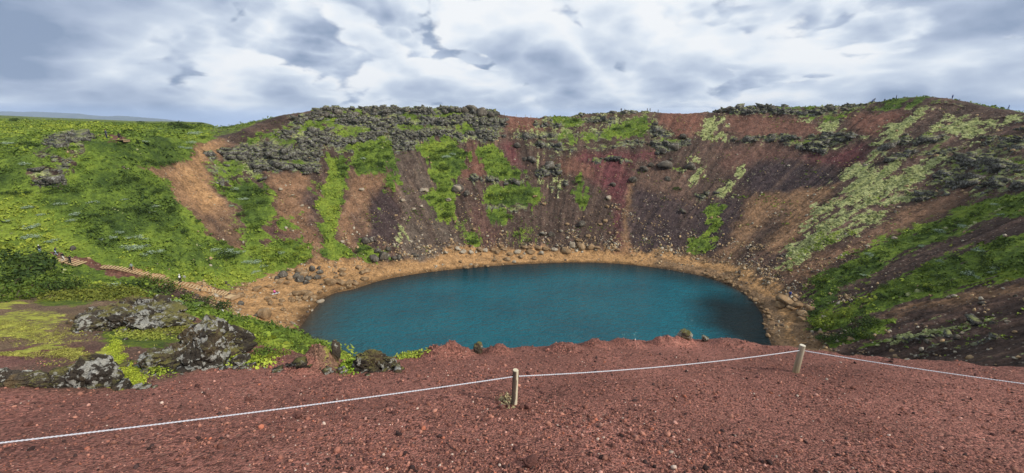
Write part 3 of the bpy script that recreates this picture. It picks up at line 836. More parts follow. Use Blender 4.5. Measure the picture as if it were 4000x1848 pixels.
# drop the floor of the ring that the near ground replaces
MT = mat_terrain()
me = new_mesh('terrain', V, quads=quads[:, ::-1], mat=MT, smooth=True)
set_col(me, 'soil', soil); set_col(me, 'cover', cover)
a_ = me.attributes.new('lush', 'FLOAT', 'POINT'); a_.data.foreach_set('value', lush.astype(np.float32))
terrain = link('terrain', me, kind='structure')
sel = (VLf > 0.6) & (VLf < 6.4)
GV = V[sel]; GC = cover[sel]; GS = lush[sel]; GL = VLf[sel]
e1 = (np.roll(S, -1, 0) - S); e2 = np.zeros_like(S); e2[:, :-1] = S[:, 1:] - S[:, :-1]
gn_ = np.cross(e1, e2).reshape(-1, 3)
GA = np.linalg.norm(gn_, axis=1)[sel]
GN = gn_[sel] / (GA[:, None] + 1e-9); GN *= np.sign(GN[:, 2:3] + 1e-9)


def ground_z(x, y):
    return GV[np.argmin((GV[:, 0] - x) ** 2 + (GV[:, 1] - y) ** 2), 2]


def place(px, py):
    """A point on the finished ground below what this pixel shows."""
    q = hit(px, py)
    while q is None or np.linalg.norm(q[:2]) > 900:
        py += 3
        q = hit(px, py)
    k = np.argmin(((GV - q) ** 2).sum(1))
    return GV[k].copy()

# ------------------------------------------------------------------ lake
def mat_water():
    m, t, b = material('lake_water')
    P = pos(t)
    sh = t.attr('shallow', 'Fac')
    n0 = t.noise(P, 0.05, 4, 0.55)
    deep = t.mix(t.ramp(n0, 0.3, 0.7), (0.0, 0.080, 0.116), (0.0, 0.124, 0.166))
    c = t.mix(sh, deep, (0.055, 0.036, 0.020))
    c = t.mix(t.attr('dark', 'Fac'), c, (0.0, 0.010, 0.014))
    t.link(c, b.inputs['Base Color'])
    b.inputs['Roughness'].default_value = 0.06
    b.inputs['IOR'].default_value = 1.33
    b.inputs['Specular IOR Level'].default_value = 0.42
    rp = t.vmap(P, rot=(0, 0, R(25)), scale=(1.0, 1.8, 1))
    h_ = t.math('ADD', t.noise(rp, 0.42, 3, 0.62, 0.4), t.math('MULTIPLY', t.noise(rp, 1.7, 3, 0.6), 0.5))
    t.link(t.bump(h_, 1.5, 0.7), b.inputs['Normal'])
    return m


sh_i = nseg[0]
ring = Sm[:, sh_i] if False else H[:, 1]
nr = 70
fr = np.linspace(0, 1.06, nr) ** 0.7
Wv = C0[None, None] * (1 - fr)[None, :, None] + ring[::4, None, :] * fr[None, :, None]
Wv[:, :, 2] = 0.0
wu = Wv.shape[0]
dist_sh = np.linalg.norm(ring[::4] - C0, axis=1)[:, None] * (1 - fr)[None, :]
bed = 4.0 + 9.0 * np.exp(-(((Wv[:, :, 0] + 40) / 16) ** 2 + ((Wv[:, :, 1] - 80) / 26) ** 2))     # shelving on the landing side
shal = np.exp(-np.maximum(dist_sh, 0) / (bed * 0.5))
ii = np.arange(wu)[:, None] * nr; i2 = (np.arange(wu)[:, None] + 1) % wu * nr; jj = np.arange(nr - 1)[None]
wq = np.stack([ii + jj, ii + jj + 1, i2 + jj + 1, i2 + jj], -1).reshape(-1, 4)
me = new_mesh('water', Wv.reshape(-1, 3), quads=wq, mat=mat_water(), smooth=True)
a_ = me.attributes.new('shallow', 'FLOAT', 'POINT'); a_.data.foreach_set('value', shal.astype(np.float32).ravel())
wx_, wy_ = Wv[:, :, 0], Wv[:, :, 1]
pr_ = at_z(2950, 1265, 0.0)                                   # centre of the right wall's shadow and reflection, painted into the water colour
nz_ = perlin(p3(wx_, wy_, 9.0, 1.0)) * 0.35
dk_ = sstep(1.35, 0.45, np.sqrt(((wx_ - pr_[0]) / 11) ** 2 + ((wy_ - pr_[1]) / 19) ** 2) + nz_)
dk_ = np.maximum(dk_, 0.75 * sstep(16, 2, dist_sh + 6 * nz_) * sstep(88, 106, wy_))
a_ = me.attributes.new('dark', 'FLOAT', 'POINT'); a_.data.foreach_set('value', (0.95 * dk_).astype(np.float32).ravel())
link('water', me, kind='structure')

# ------------------------------------------------------------------ the near rim of red cinder
SL = 0.33


def plane_at(px, py):
    r = ray(px, py)
    d = 1.6 / (-r[2] - SL * r[1])
    return (EYE + r * d)


EDGE_PX = [(1130, 1425), (1220, 1420), (1310, 1418), (1400, 1415), (1480, 1405), (1560, 1408), (1640, 1397), (1690, 1370), (1750, 1350), (1830, 1352), (1865, 1374), (1930, 1352), (1980, 1352), (2050, 1360), (2140, 1374), (2180, 1352), (2270, 1350), (2320, 1328), (2400, 1333), (2480, 1328), (2580, 1327), (2630, 1310), (2680, 1305), (2720, 1322), (2800, 1328), (2950, 1337), (3100, 1347), (3250, 1368), (3400, 1400), (3600, 1417), (3800, 1432), (4000, 1455)]
EDGE = [(-75, 56), (-40, 31), (-28, 25), (-18, 18), (-12.5, 13.5), (-9, 10.3), (-6.5, 8.0), (-4.6, 6.3)] + [tuple(plane_at(*p)[:2]) for p in EDGE_PX] + [(9.5, 4.4), (14, 3.2), (32, -5), (60, -20)]
EDGE = np.array(EDGE)
for _ in range(7):                                           # one smooth brow; lumps on it are stones and mounds of their own
    EDGE[4:-4] = (EDGE[3:-5] + 2 * EDGE[4:-4] + EDGE[5:-3]) / 4


def beyond(x, y):
    d2 = np.full(x.shape, 1e18); sg = np.zeros(x.shape)
    for (x0, y0), (x1, y1) in zip(EDGE[:-1], EDGE[1:]):
        dx, dy = x1 - x0, y1 - y0
        t = np.clip(((x - x0) * dx + (y - y0) * dy) / (dx * dx + dy * dy), 0, 1)
        q = (x - x0 - t * dx) ** 2 + (y - y0 - t * dy) ** 2
        m_ = q < d2 - 1e-9
        d2 = np.where(m_, q, d2)
        sg = np.where(m_, np.sign(dx * (y - y0) - dy * (x - x0)), sg)
    return np.sqrt(d2) * sg


MOUND = []
for px, py, w_, h_ in ((1215, 1442, 190, 52), (1275, 1425, 120, 50), (1720, 1392, 170, 42), (1800, 1388, 120, 36), (1945, 1380, 110, 34), (2200, 1372, 150, 30), (2330, 1358, 130, 30), (2450, 1350, 160, 26), (2600, 1345, 140, 36), (2670, 1340, 90, 34), (2850, 1345, 160, 18)):
    c = plane_at(px, py); d_ = to_px(c)[2] / F
    MOUND.append((c[0], c[1], w_ * d_ * 0.42, h_ * d_ * 1.0))


def near_z(x, y):
    d = beyond(x, y)
    dd = np.maximum(d, 0)
    left = sstep(-3.5, -9, x)
    drop = (0.95 - 0.45 * left) * (np.sqrt(dd * dd + 0.05 ** 2) - 0.05)
    z = 38.4 - SL * y - drop
    for mx, my, mw, mh in MOUND:
        q_ = ((x - mx) / mw) ** 2 + ((y - my) / (mw * 0.9)) ** 2
        k_ = q_ < 6
        if np.any(k_):
            z = z + np.where(k_, mh * np.exp(-q_ ** 1.6), 0) * (1 + 0.8 * np.clip(fbm(p3(x, y, 0.20, 2.0), 4, 0.65), -.6, .35))
    r = np.hypot(x, y)
    z = z + 0.030 * fbm(p3(x, y, 0.55), 3) * sstep(0.5, 3, r) + 0.10 * fbm(p3(x, y, 2.2, 3.0), 3) * sstep(2, 8, r)
    z = z + left * sstep(6, 11, r) * (0.30 * fbm(p3(x, y, 2.8, 5.0), 4) + 0.10 * fbm(p3(x, y, 0.7, 5.0), 3))
    z = z + sstep(-0.7, 0.0, d) * (0.06 * fbm(p3(x, y, 0.45, 1.3), 3) + 0.02 * fbm(p3(x, y, 0.13, 1.3), 2))
    return z


NA, NR = 1300, 420
az = np.radians(np.linspace(-104, 104, NA)); rr = 0.7 * (62 / 0.7) ** np.linspace(0, 1, NR)
gx = np.sin(az)[:, None] * rr[None]; gy = np.cos(az)[:, None] * rr[None]
gz = near_z(gx, gy)
gd = beyond(gx, gy)
fx, fy = gx.ravel(), gy.ravel()
nsoil = np.tile(np.array((0.235, 0.098, 0.074)), (len(fx), 1)) * (1 + 0.25 * fbm(p3(fx, fy, 1.4, 2.0), 4))[:, None]
ncov = np.zeros((len(fx), 3))
BRS = (0.155, 0.105, 0.062)
NPAINT = [
    (BRS, 1, .8, 'p', [(-700, 1060), (0, 1150), (200, 1140), (420, 1140), (560, 1170), (660, 1230), (600, 1300), (420, 1330), (250, 1350), (0, 1375), (-700, 1450)]),
    ((0.125, 0.075, 0.052), .95, .35, 'e', [(440, 380), (640, 350), (900, 400), (1160, 560), (1140, 650), (950, 690), (820, 740), (560, 800), (420, 800), (0, 780), (-100, 690), (200, 640), (400, 560)]),
    ('moss', .62, .7, 'e', [(-200, 440), (60, 390), (200, 385), (335, 425), (310, 460), (260, 490), (270, 530), (100, 545), (-200, 560)]),
    ('moss', .8, .3, 'e', [(20, 600), (80, 590), (180, 565), (310, 555), (320, 580), (200, 605), (100, 615), (40, 625)]),
    ('moss', .85, .2, 'e', [(272, 602), (340, 600), (410, 615), (405, 632), (320, 625)]),
    ('moss', .7, .5, 'e', [(-200, 350), (0, 355), (100, 340), (160, 355), (60, 390), (-200, 400)]),
    ('grass', .75, .6, 'e', [(140, 350), (260, 325), (460, 330), (470, 365), (350, 380), (200, 372)]),
    ('grass', .95, .8, 'e', [(-700, 0), (0, 60), (200, 95), (360, 170), (500, 200), (580, 240), (580, 290), (430, 285), (330, 290), (220, 325), (100, 345), (-700, 370)]),
    ('grass', .85, .4, 'e', [(470, 520), (560, 480), (640, 500), (720, 470), (860, 470), (900, 540), (860, 580), (760, 600), (650, 570), (540, 575)]),
    ('moss', .55, .3, 'e', [(470, 530), (560, 485), (630, 520), (610, 560), (500, 560)]),
    ('moss', 1., .15, 'e', [(510, 575), (570, 575), (600, 650), (660, 690), (700, 735), (640, 770), (570, 795), (520, 790), (540, 730), (530, 640)]),
    ('grass', .6, .2, 'e', [(520, 740), (600, 740), (640, 770), (560, 800), (510, 795)]),
    ((0.13, 0.062, 0.05), .8, .5, 'e', [(-100, 590), (300, 560), (480, 580), (520, 640), (350, 640), (0, 700), (-100, 690)]),
    ('moss', .5, .3, 'p', [(1240, 1400), (1340, 1380), (1390, 1430), (1380, 1480), (1280, 1450)]),
    ('grass', .6, .1, 'p', [(1352, 1425), (1380, 1420), (1385, 1455), (1362, 1455)]),
    (BRS, .7, .2, 'p', [(1150, 1390), (1300, 1350), (1330, 1460), (1240, 1450)]),
]


def outline_near(reg, pts):
    s, ox, oy = REG[reg]
    out = []
    for x, y in pts:
        x, y = ox + x / s, oy + y / s
        r = ray(x, y)
        den_ = -r[2] - SL * r[1]
        d = 1.6 / den_ if den_ > 0.02 else 60
        d = min(d, 60)
        # step along the sight line until it is below the near ground
        t = np.linspace(1.5, 60, 500)
        P = EYE[None] + r[None] * t[:, None]
        zz = near_z(P[:, 0], P[:, 1])
        k = np.argmax(P[:, 2] < zz) if (P[:, 2] < zz).any() else len(t) - 1
        out.append(P[k, :2])
    return np.array(out)


def paint_near():
    global nsoil, ncov
    # the near outlines are small: paint with finer warping than the crater's
    wx = fx + 0.10 * perlin(p3(fx, fy, 0.5, 0.3)) + 0.05 * perlin(p3(fx, fy, 0.16, 4.3))
    wy = fy + 0.10 * perlin(p3(fx, fy, 0.5, 9.3)) + 0.05 * perlin(p3(fx, fy, 0.16, 7.3))
    for what, amt, soft, reg, pts in NPAINT:
        poly = outline_near(reg, pts)
        lo = poly.min(0) - soft - .5; hi = poly.max(0) + soft + .5
        ix = np.where((wx > lo[0]) & (wx < hi[0]) & (wy > lo[1]) & (wy < hi[1]))[0]
        if not len(ix):
            continue
        al = sstep(-soft * 0.6, soft * 0.6, inside_dist(wx[ix], wy[ix], poly)) * amt
        if isinstance(what, tuple):
            nsoil[ix] += (np.array(what) - nsoil[ix]) * np.minimum(al, 1)[:, None]
        else:
            ch = {'grass': 0, 'moss': 1, 'rock': 2}[what]
            ncov[ix, ch] = np.maximum(ncov[ix, ch], al)


paint_near()
sp2 = sstep(11, 15, np.hypot(fx, fy)) * sstep(-6, -12, fx)
sp3 = sstep(0.05, 0.5, gd.ravel() + 0.3 * fbm(p3(fx, fy, 0.8), 3)) * sstep(-2.4, -3.0, fx)
ncov[:, 0] = np.maximum(ncov[:, 0], sp3)
ncov[:, 0] = np.maximum(ncov[:, 0], 0.9 * sp2 * sstep(-0.5, 1.5, gd.ravel()))
idx = np.arange(NA * NR).reshape(NA, NR)
q = np.stack([idx[:-1, :-1], idx[:-1, 1:], idx[1:, 1:], idx[1:, :-1]], -1).reshape(-1, 4)
keep = (gd.ravel()[q].min(1) < 7.0)
me = new_mesh('ground', np.stack([fx, fy, gz.ravel()], -1), quads=q[keep][:, ::-1], mat=mat_near(), smooth=True)
set_col(me, 'soil', np.clip(nsoil, 0.01, 1)); set_col(me, 'cover', ncov)
link('ground', me, kind='structure')


def near_pt(px, py):
    x, y = outline_near('p', [(px, py)])[0]
    return np.array([x, y, float(near_z(np.array([x]), np.array([y]))[0])])

# ------------------------------------------------------------------ building blocks
def cross_quads(n, M, c, rad, size, flat=0.6, dome=True):
    """Leaf quads: n clumps of M leaves round centres c (n x 3), clump radius rad (n), leaf size (n)."""
    d = rng.normal(size=(n, M, 3)); d /= np.linalg.norm(d, axis=2)[..., None]
    if dome:
        d[..., 2] = np.abs(d[..., 2])
    rr_ = rng.uniform(0.35, 1.0, (n, M, 1)) ** 0.6
    p = c[:, None] + d * rr_ * rad[:, None, None] * np.array([1, 1, flat])
    nrm = d * 0.8 + rng.normal(size=(n, M, 3)) * 0.55 + [0, 0, 0.35]
    nrm /= np.linalg.norm(nrm, axis=2)[..., None]
    t1 = np.cross(nrm, rng.normal(size=(n, M, 3))); t1 /= np.linalg.norm(t1, axis=2)[..., None] + 1e-9
    t2 = np.cross(nrm, t1)
    sz = size[:, None, None] * rng.uniform(0.6, 1.3, (n, M, 1))
    v = np.stack([p + t1 * sz, p + t2 * sz * 0.55, p - t1 * sz, p - t2 * sz * 0.55], 2)
    shade = rng.uniform(0.75, 1.25, (n, M, 1, 1)) * np.ones((1, 1, 4, 1))
    q_ = np.arange(n * M * 4).reshape(-1, 4)
    return v.reshape(-1, 3), q_, shade.reshape(-1, 1)


def ico(sub):
    b_ = bmesh.new(); bmesh.ops.create_icosphere(b_, subdivisions=sub, radius=1.0)
    v = np.array([x.co[:] for x in b_.verts]); f = np.array([[x.index for x in y.verts] for y in b_.faces]); b_.free()
    return v, f


ICO1, ICO1F = ico(1)


def stones(P, size, N=None, jitter=0.28, sq=(0.55, 0.9), tilt=0.45):
    """Many small angular stones as one array: 12-corner lumps, each its own shape and turn."""
    n = len(P)
    v = np.repeat(ICO1[None], n, 0) * rng.uniform(1 - jitter, 1 + jitter, (n, 12, 1))
    v *= np.stack([np.ones(n), rng.uniform(sq[0], 1, n), rng.uniform(sq[0] * 0.8, sq[1], n)], -1)[:, None]
    q_ = rng.normal(size=(n, 4)); q_[:, 1:3] *= tilt; q_ /= np.linalg.norm(q_, axis=1)[:, None]
    w_, x_, y_, z_ = q_.T
    Rm = np.stack([1 - 2 * (y_ * y_ + z_ * z_), 2 * (x_ * y_ - z_ * w_), 2 * (x_ * z_ + y_ * w_), 2 * (x_ * y_ + z_ * w_), 1 - 2 * (x_ * x_ + z_ * z_), 2 * (y_ * z_ - x_ * w_), 2 * (x_ * z_ - y_ * w_), 2 * (y_ * z_ + x_ * w_), 1 - 2 * (x_ * x_ + y_ * y_)], -1).reshape(n, 3, 3)
    v = np.einsum('nij,nkj->nki', Rm, v) * np.asarray(size)[:, None, None] + P[:, None]
    f = (np.arange(n)[:, None, None] * 12 + ICO1F[None]).reshape(-1, 3)
    return v.reshape(-1, 3), f


CUBE = np.array([(-1, -1, -1), (1, -1, -1), (1, 1, -1), (-1, 1, -1), (-1, -1, 1), (1, -1, 1), (1, 1, 1), (-1, 1, 1)], float)
CUBEF = np.array([(0, 3, 2, 1), (4, 5, 6, 7), (0, 1, 5, 4), (1, 2, 6, 5), (2, 3, 7, 6), (3, 0, 4, 7)])


def slabs(P, size, flat=(0.3, 0.75)):
    """Angular blocks: skewed, tapering, tilted boxes."""
    n = len(P)
    v = CUBE[None] * rng.uniform(0.55, 1.1, (n, 8, 1)) + rng.normal(size=(n, 8, 3)) * 0.16
    v = v * np.stack([rng.uniform(0.7, 1.3, n), rng.uniform(0.5, 1.0, n), rng.uniform(*flat, n)], -1)[:, None]
    a = rng.uniform(0, 2 * np.pi, n); c, s_ = np.cos(a), np.sin(a)
    tx, ty = rng.normal(size=n) * 0.22, rng.normal(size=n) * 0.22
    v[..., 2] += v[..., 0] * tx[:, None] + v[..., 1] * ty[:, None]
    v = np.stack([v[..., 0] * c[:, None] - v[..., 1] * s_[:, None], v[..., 0] * s_[:, None] + v[..., 1] * c[:, None], v[..., 2]], -1)
    v = v * np.asarray(size)[:, None, None] + P[:, None]
    return v.reshape(-1, 3), (np.arange(n)[:, None, None] * 8 + CUBEF[None]).reshape(-1, 4)


def crag(name, mat, seed, sub=4, rough=0.35, blocky=0.5, size=(1, 1, 1), fine=0.06, smooth=False, strata=0, planes=14):
    """One boulder: a sphere cut by random planes and broken up by noise."""
    v, f = ico(sub)
    r_ = np.random.default_rng(seed)
    pl = r_.normal(size=(planes, 3)); pl /= np.linalg.norm(pl, axis=1)[:, None]
    off = r_.uniform(0.5, 0.9, planes)
    d = np.ones(len(v))
    for n_, o_ in zip(pl, off):
        c = v @ n_
        d = np.minimum(d, np.where(c > 1e-3, o_ / np.maximum(c, 1e-3), 9))
    d = (1 - blocky) + blocky * d
    o3 = r_.uniform(0, 50, 3)
    d = d + rough * fbm(v * 1.5 + o3, 4, 0.55) + fine * fbm(v * 7 + o3, 3, 0.6, ridged=True)
    v = v * d[:, None]
    if strata:                                               # beds that stand out and gape
        zz = v[:, 2] * strata + 0.8 * fbm(v * 1.2 + o3, 2)
        s_ = np.abs(zz - np.floor(zz) - 0.5) * 2
        v[:, :2] *= (1 - 0.16 * sstep(0.55, 1.0, s_))[:, None]
    v = v * np.array(size)
    return new_mesh(name, v, tris=f, mat=mat, smooth=smooth)


def tube(pts, rad, n=8, cap=True):
    pts = np.asarray(pts, float); m = len(pts); rad = np.broadcast_to(rad, (m,))
    tg = np.gradient(pts, axis=0); tg /= np.linalg.norm(tg, axis=1)[:, None] + 1e-9
    ref = np.array([0, 0, 1.0]) if abs(tg[:, 2]).mean() < 0.8 else np.array([1.0, 0, 0])
    a = np.cross(tg, ref); a /= np.linalg.norm(a, axis=1)[:, None] + 1e-9
    b = np.cross(tg, a)
    th = np.linspace(0, 2 * np.pi, n, endpoint=False)
    v = pts[:, None] + rad[:, None, None] * (np.cos(th)[None, :, None] * a[:, None] + np.sin(th)[None, :, None] * b[:, None])
    f = []
    for i in range(m - 1):
        for j in range(n):
            k = (j + 1) % n
            f.append((i * n + j, i * n + k, (i + 1) * n + k, (i + 1) * n + j))
    if cap:
        f.append(tuple(range(n))[::-1]); f.append(tuple((m - 1) * n + j for j in range(n)))
    return v.reshape(-1, 3), f


def merge(parts):
    V_, F_, o = [], [], 0
    for v, f in parts:
        V_.append(np.asarray(v)); F_ += [tuple(int(i) + o for i in q) for q in f]; o += len(v)
    return np.concatenate(V_), F_


def box(c, s, rz=0.0):
    x, y, z = np.array(s) / 2
    v = np.array([(-x, -y, -z), (x, -y, -z), (x, y, -z), (-x, y, -z), (-x, -y, z), (x, -y, z), (x, y, z), (-x, y, z)])
    cr, sr = math.cos(rz), math.sin(rz)
    v = np.stack([v[:, 0] * cr - v[:, 1] * sr, v[:, 0] * sr + v[:, 1] * cr, v[:, 2]], -1) + np.array(c)
    return v, [(0, 3, 2, 1), (4, 5, 6, 7), (0, 1, 5, 4), (1, 2, 6, 5), (2, 3, 7, 6), (3, 0, 4, 7)]


# ------------------------------------------------------------------ ground cover on the crater
M_LEAF = mat_attr('leaves', 0.8, 0.25, 3.0, 0.15, translucent=1)
gx_, gy_, gdist = *to_px(GV)[:2], np.linalg.norm(GV - EYE, axis=1)
inview = (gx_ > -500) & (gx_ < 4500) & (gy_ < 2000) & (to_px(GV)[2] > 0)
GREENS = np.array([(0.036, 0.062, 0.014), (0.074, 0.116, 0.020), (0.125, 0.182, 0.026), (0.185, 0.240, 0.030), (0.25, 0.29, 0.038)])


def scatter(weight, n):
    p = np.where(inview & (gdist > 30), weight, 0) * GA / np.maximum(gdist, 18) ** 1.2
    p /= p.sum()
    return rng.choice(len(p), n, p=p)


def green_tint(P, pale=0.0, lo=0.0):
    k = 0.5 + 0.9 * fbm(p3(P[:, 0], P[:, 1], 9.0, 1.0), 3) + 0.55 * fbm(p3(P[:, 0], P[:, 1], 2.2, 2.0), 2) + rng.normal(size=len(P)) * 0.06 + lo
    k = np.clip(k, 0, 0.999) * (len(GREENS) - 1)
    i = k.astype(int); f_ = (k - i)[:, None]
    return GREENS[i] * (1 - f_) + GREENS[np.minimum(i + 1, len(GREENS) - 1)] * f_


gmask = np.clip(GC[:, 0] - 0.25, 0, 1) * sstep(0.30, 0.62, GC[:, 0] + 0.5 * fbm(p3(GV[:, 0], GV[:, 1], 2.5, 7.0), 3))
ix = scatter(gmask * (GL > 1.1) * (0.35 + sstep(-0.1, 0.35, fbm(p3(GV[:, 0], GV[:, 1], 6.0, 3.0), 3))), 52000)
P = GV[ix] + rng.normal(size=(len(ix), 3)) * [0.2, 0.2, 0.0]
rad = rng.lognormal(-0.9, 0.38, len(ix)) * np.clip(gdist[ix] / 90, 0.6, 1.3)
v, q_, shd = cross_quads(len(ix), 8, P - [0, 0, 0.05], rad, rad * 0.36, 0.75)
tint = np.repeat(green_tint(P, lo=GS[ix]), 32, 0) * shd
me = new_mesh('grass', v, quads=q_, mat=M_LEAF); set_col(me, 'tint', tint)
link('grass', me, kind='stuff', label='low green willow and grass covering the crater slopes', cat='ground cover')
# sparse plants on the cinder
sp_mask = (1 - np.clip(GC[:, 0] + GC[:, 2], 0, 1)) * (GL > 2.05) * (GL < 5) * sstep(0.05, 0.4, fbm(p3(GV[:, 0], GV[:, 1], 7.0, 13.0), 4))
ix = scatter(sp_mask + 0.45 * np.clip(GC[:, 2], 0, 1) * (GL > 2), 15000)
P = GV[ix]
rad = rng.lognormal(-1.25, 0.4, len(ix))
v, q_, shd = cross_quads(len(ix), 7, P, rad, rad * 0.45, 0.7)
tint = np.repeat(green_tint(P, lo=0.05), 28, 0) * shd
me = new_mesh('tufts', v, quads=q_, mat=M_LEAF); set_col(me, 'tint', tint)
link('vegetation', me, kind='stuff', label='scattered green tufts growing on bare cinder', cat='plants')
# moss cushions
ix = scatter(sstep(0.4, 0.7, GC[:, 1] + 0.5 * fbm(p3(GV[:, 0], GV[:, 1], 2.0, 17.0), 3)), 9000)
P = GV[ix]
rad = rng.lognormal(-1.0, 0.4, len(ix))
v, f = stones(P - [0, 0, 0.12], rad * 0.7, sq=(0.5, 0.5), tilt=0.2)
k = np.clip(0.5 + 0.8 * fbm(p3(P[:, 0], P[:, 1], 5.0, 2.0), 3) + 0.2 * rng.normal(size=len(P)), 0, 1)[:, None]
tint = np.repeat((1 - k) * np.array((0.12, 0.135, 0.045)) + k * np.array((0.38, 0.40, 0.19)), 12, 0)
me = new_mesh('moss', v, tris=f, mat=mat_attr('moss', 0.95, 0.4, 3.0), smooth=True); set_col(me, 'tint', tint)
link('moss', me, kind='stuff', label='pale grey green moss cushions on dark scree', cat='moss')

# ------------------------------------------------------------------ broken rock
M_BLOCK, t_, b_ = material('broken_basalt')
Pp = pos(t_)
t_.link(rock_colour(t_, Pp, 0.7, dark=(0.045, 0.04, 0.036), mid=(0.125, 0.114, 0.096), amount=0.52, moss=(0.20, 0.215, 0.085)), b_.inputs['Base Color'])
t_.link(t_.bump(t_.noise(Pp, 3.0, 5, 0.7), 0.35, 0.8), b_.inputs['Normal'])
rmask = GC[:, 2] * (1 - np.clip(GC[:, 0], 0, 1) * 0.9)
ix = scatter(sstep(0.40, 0.8, rmask + 0.5 * fbm(p3(GV[:, 0], GV[:, 1], 4.0, 21.0), 3)) ** 1.5 * (GL > 2) * (GL < 5.4), 24000)
P = GV[ix] - GN[ix] * 0.05
size = np.clip(rng.lognormal(-1.5, 0.7, len(ix)), 0.08, 1.5) * np.clip(gdist[ix] / 130, 0.5, 1.1)
v, f = slabs(P, size)
me = new_mesh('outcrop_blocks', v, quads=f, mat=M_BLOCK)
link('rubble', me, kind='stuff', label='lichen crusted basalt blocks breaking out of the crater wall', cat='rubble')
# pale stones washed down the scree and along the beach
M_STONE = mat_attr('stone', 0.9, 0.3, 4.0)
bmask = (GL > 1.02) & (GL < 2.25)
base_ = sstep(1.7, 2.03, GL) * sstep(2.3, 2.03, GL)
scree = sstep(2.9, 2.1, GL) * (GL > 2) * sstep(-0.05, 0.35, fbm(p3(GV[:, 0], GV[:, 1], 8.0, 31.0), 3)) * sstep(60, 90, GV[:, 1])
ix = scatter((bmask * 0.22 + base_ * 1.6 + scree * 1.5 + 0.12 * (GL > 2) * (GL < 5)) * (1 - np.clip(GC[:, 0], 0, 1)) * (0.25 + 1.6 * sstep(-0.1, 0.35, fbm(p3(GV[:, 0], GV[:, 1], 5.0, 41.0), 3))), 13000)
P = GV[ix]
size = np.clip(rng.lognormal(-1.75, 0.55, len(ix)), 0.07, 0.6)
v, f = stones(P + [0, 0, 0.05], size, jitter=0.25)
k = rng.random((len(ix), 1))
tint = np.where(k < 0.6, np.array((0.36, 0.25, 0.14)), np.where(k < 0.85, np.array((0.40, 0.35, 0.27)), np.array((0.10, 0.08, 0.065)))) * rng.uniform(0.7, 1.15, (len(ix), 1))
me = new_mesh('pebbles', v, tris=f, mat=M_STONE); set_col(me, 'tint', np.repeat(tint, 12, 0))
link('pebbles', me, kind='stuff', label='tan and grey stones strewn over beach and scree', cat='stones')

# ------------------------------------------------------------------ near ground: loose cinder
n = 60000
th = rng.uniform(math.radians(-62), math.radians(62), n)
r_ = np.exp(rng.uniform(math.log(1.5), math.log(8.5), n))
x, y = np.sin(th) * r_, np.cos(th) * r_
d = beyond(x, y)
pile = fbm(p3(x, y, 0.9, 5.0), 3)
sel = (d < 0.25) & (rng.random(n) < 0.62 + 1.1 * pile)
x, y, d = x[sel], y[sel], d[sel]
size = np.clip(rng.lognormal(-4.95, 0.5, len(x)), 0.004, 0.032)
P = np.stack([x, y, near_z(x, y) + size * 0.25], -1)
v, f = stones(P, size, jitter=0.3)
PAL = np.array([(0.25, 0.106, 0.076), (0.33, 0.152, 0.108), (0.175, 0.076, 0.058), (0.10, 0.045, 0.040), (0.05, 0.030, 0.028), (0.40, 0.21, 0.165), (0.42, 0.32, 0.26), (0.36, 0.125, 0.075)])
tint = PAL[rng.choice(8, len(x), p=[.27, .2, .2, .12, .12, .05, .02, .02])] * rng.uniform(0.6, 1.45, (len(x), 1))
lf = (sstep(-3.5, -6, x) * sstep(4.5, 7, y))[:, None]
tint = tint * (1 - lf) + lf * tint.mean(1, keepdims=True) * np.array([1.25, 0.95, 0.68])
me = new_mesh('gravel', v, tris=f, mat=mat_attr('cinder', 0.95, 0.3, 60.0)); set_col(me, 'tint', np.repeat(tint, 12, 0))
link('gravel', me, kind='stuff', label='loose red cinder gravel on the near rim', cat='gravel')

# ------------------------------------------------------------------ rope fence on the near rim
M_WOOD, t_, b_ = material('weathered_post')
Po = t_.new('ShaderNodeTexCoord').outputs['Object']
gr_ = t_.noise(t_.vmap(Po, scale=(26, 26, 1.6)), 1.6, 5, 0.65, 0.3)
sx = t_.new('ShaderNodeSeparateXYZ'); t_.link(Po, sx.inputs[0])
bark = t_.ramp(t_.math('MULTIPLY_ADD', t_.noise(t_.vmap(Po, scale=(1, 1, 0.6)), 9.0, 3), 0.05, sx.outputs[0]), 0.033, 0.037, a=1.0, b=0.0)
top = t_.ramp(sx.outputs[2], 0.396, 0.399)
bark = t_.math('MULTIPLY', bark, t_.math('SUBTRACT', 1.0, top))
cw = t_.mix(bark, t_.mix(gr_, (0.48, 0.42, 0.29), (0.66, 0.60, 0.45)), t_.mix(t_.ramp(gr_, 0.35, 0.65), (0.07, 0.052, 0.040), (0.17, 0.128, 0.098)))
t_.link(cw, b_.inputs['Base Color'])
t_.link(t_.bump(gr_, 0.008, 0.6), b_.inputs['Normal'])
M_WOOD2, t_, b_ = material('pale_post')
Po = t_.new('ShaderNodeTexCoord').outputs['Object']
gr_ = t_.noise(t_.vmap(Po, scale=(24, 24, 1.8)), 1.6, 5, 0.65, 0.3)
sx = t_.new('ShaderNodeSeparateXYZ'); t_.link(Po, sx.inputs[0])
cw = t_.mix(t_.ramp(gr_, 0.3, 0.7), (0.22, 0.185, 0.13), (0.44, 0.39, 0.30))
cw = t_.mix(t_.ramp(sx.outputs[2], 0.0, 0.30, a=0.7, b=0.0), cw, (0.26, 0.19, 0.10))
t_.link(t_.mix(t_.ramp(sx.outputs[2], 0.396, 0.399), cw, (0.60, 0.55, 0.44)), b_.inputs['Base Color'])
t_.link(t_.bump(gr_, 0.008, 0.6), b_.inputs['Normal'])
M_HOLE = mat_plain('dark_hole', (0.03, 0.025, 0.02), 0.9)


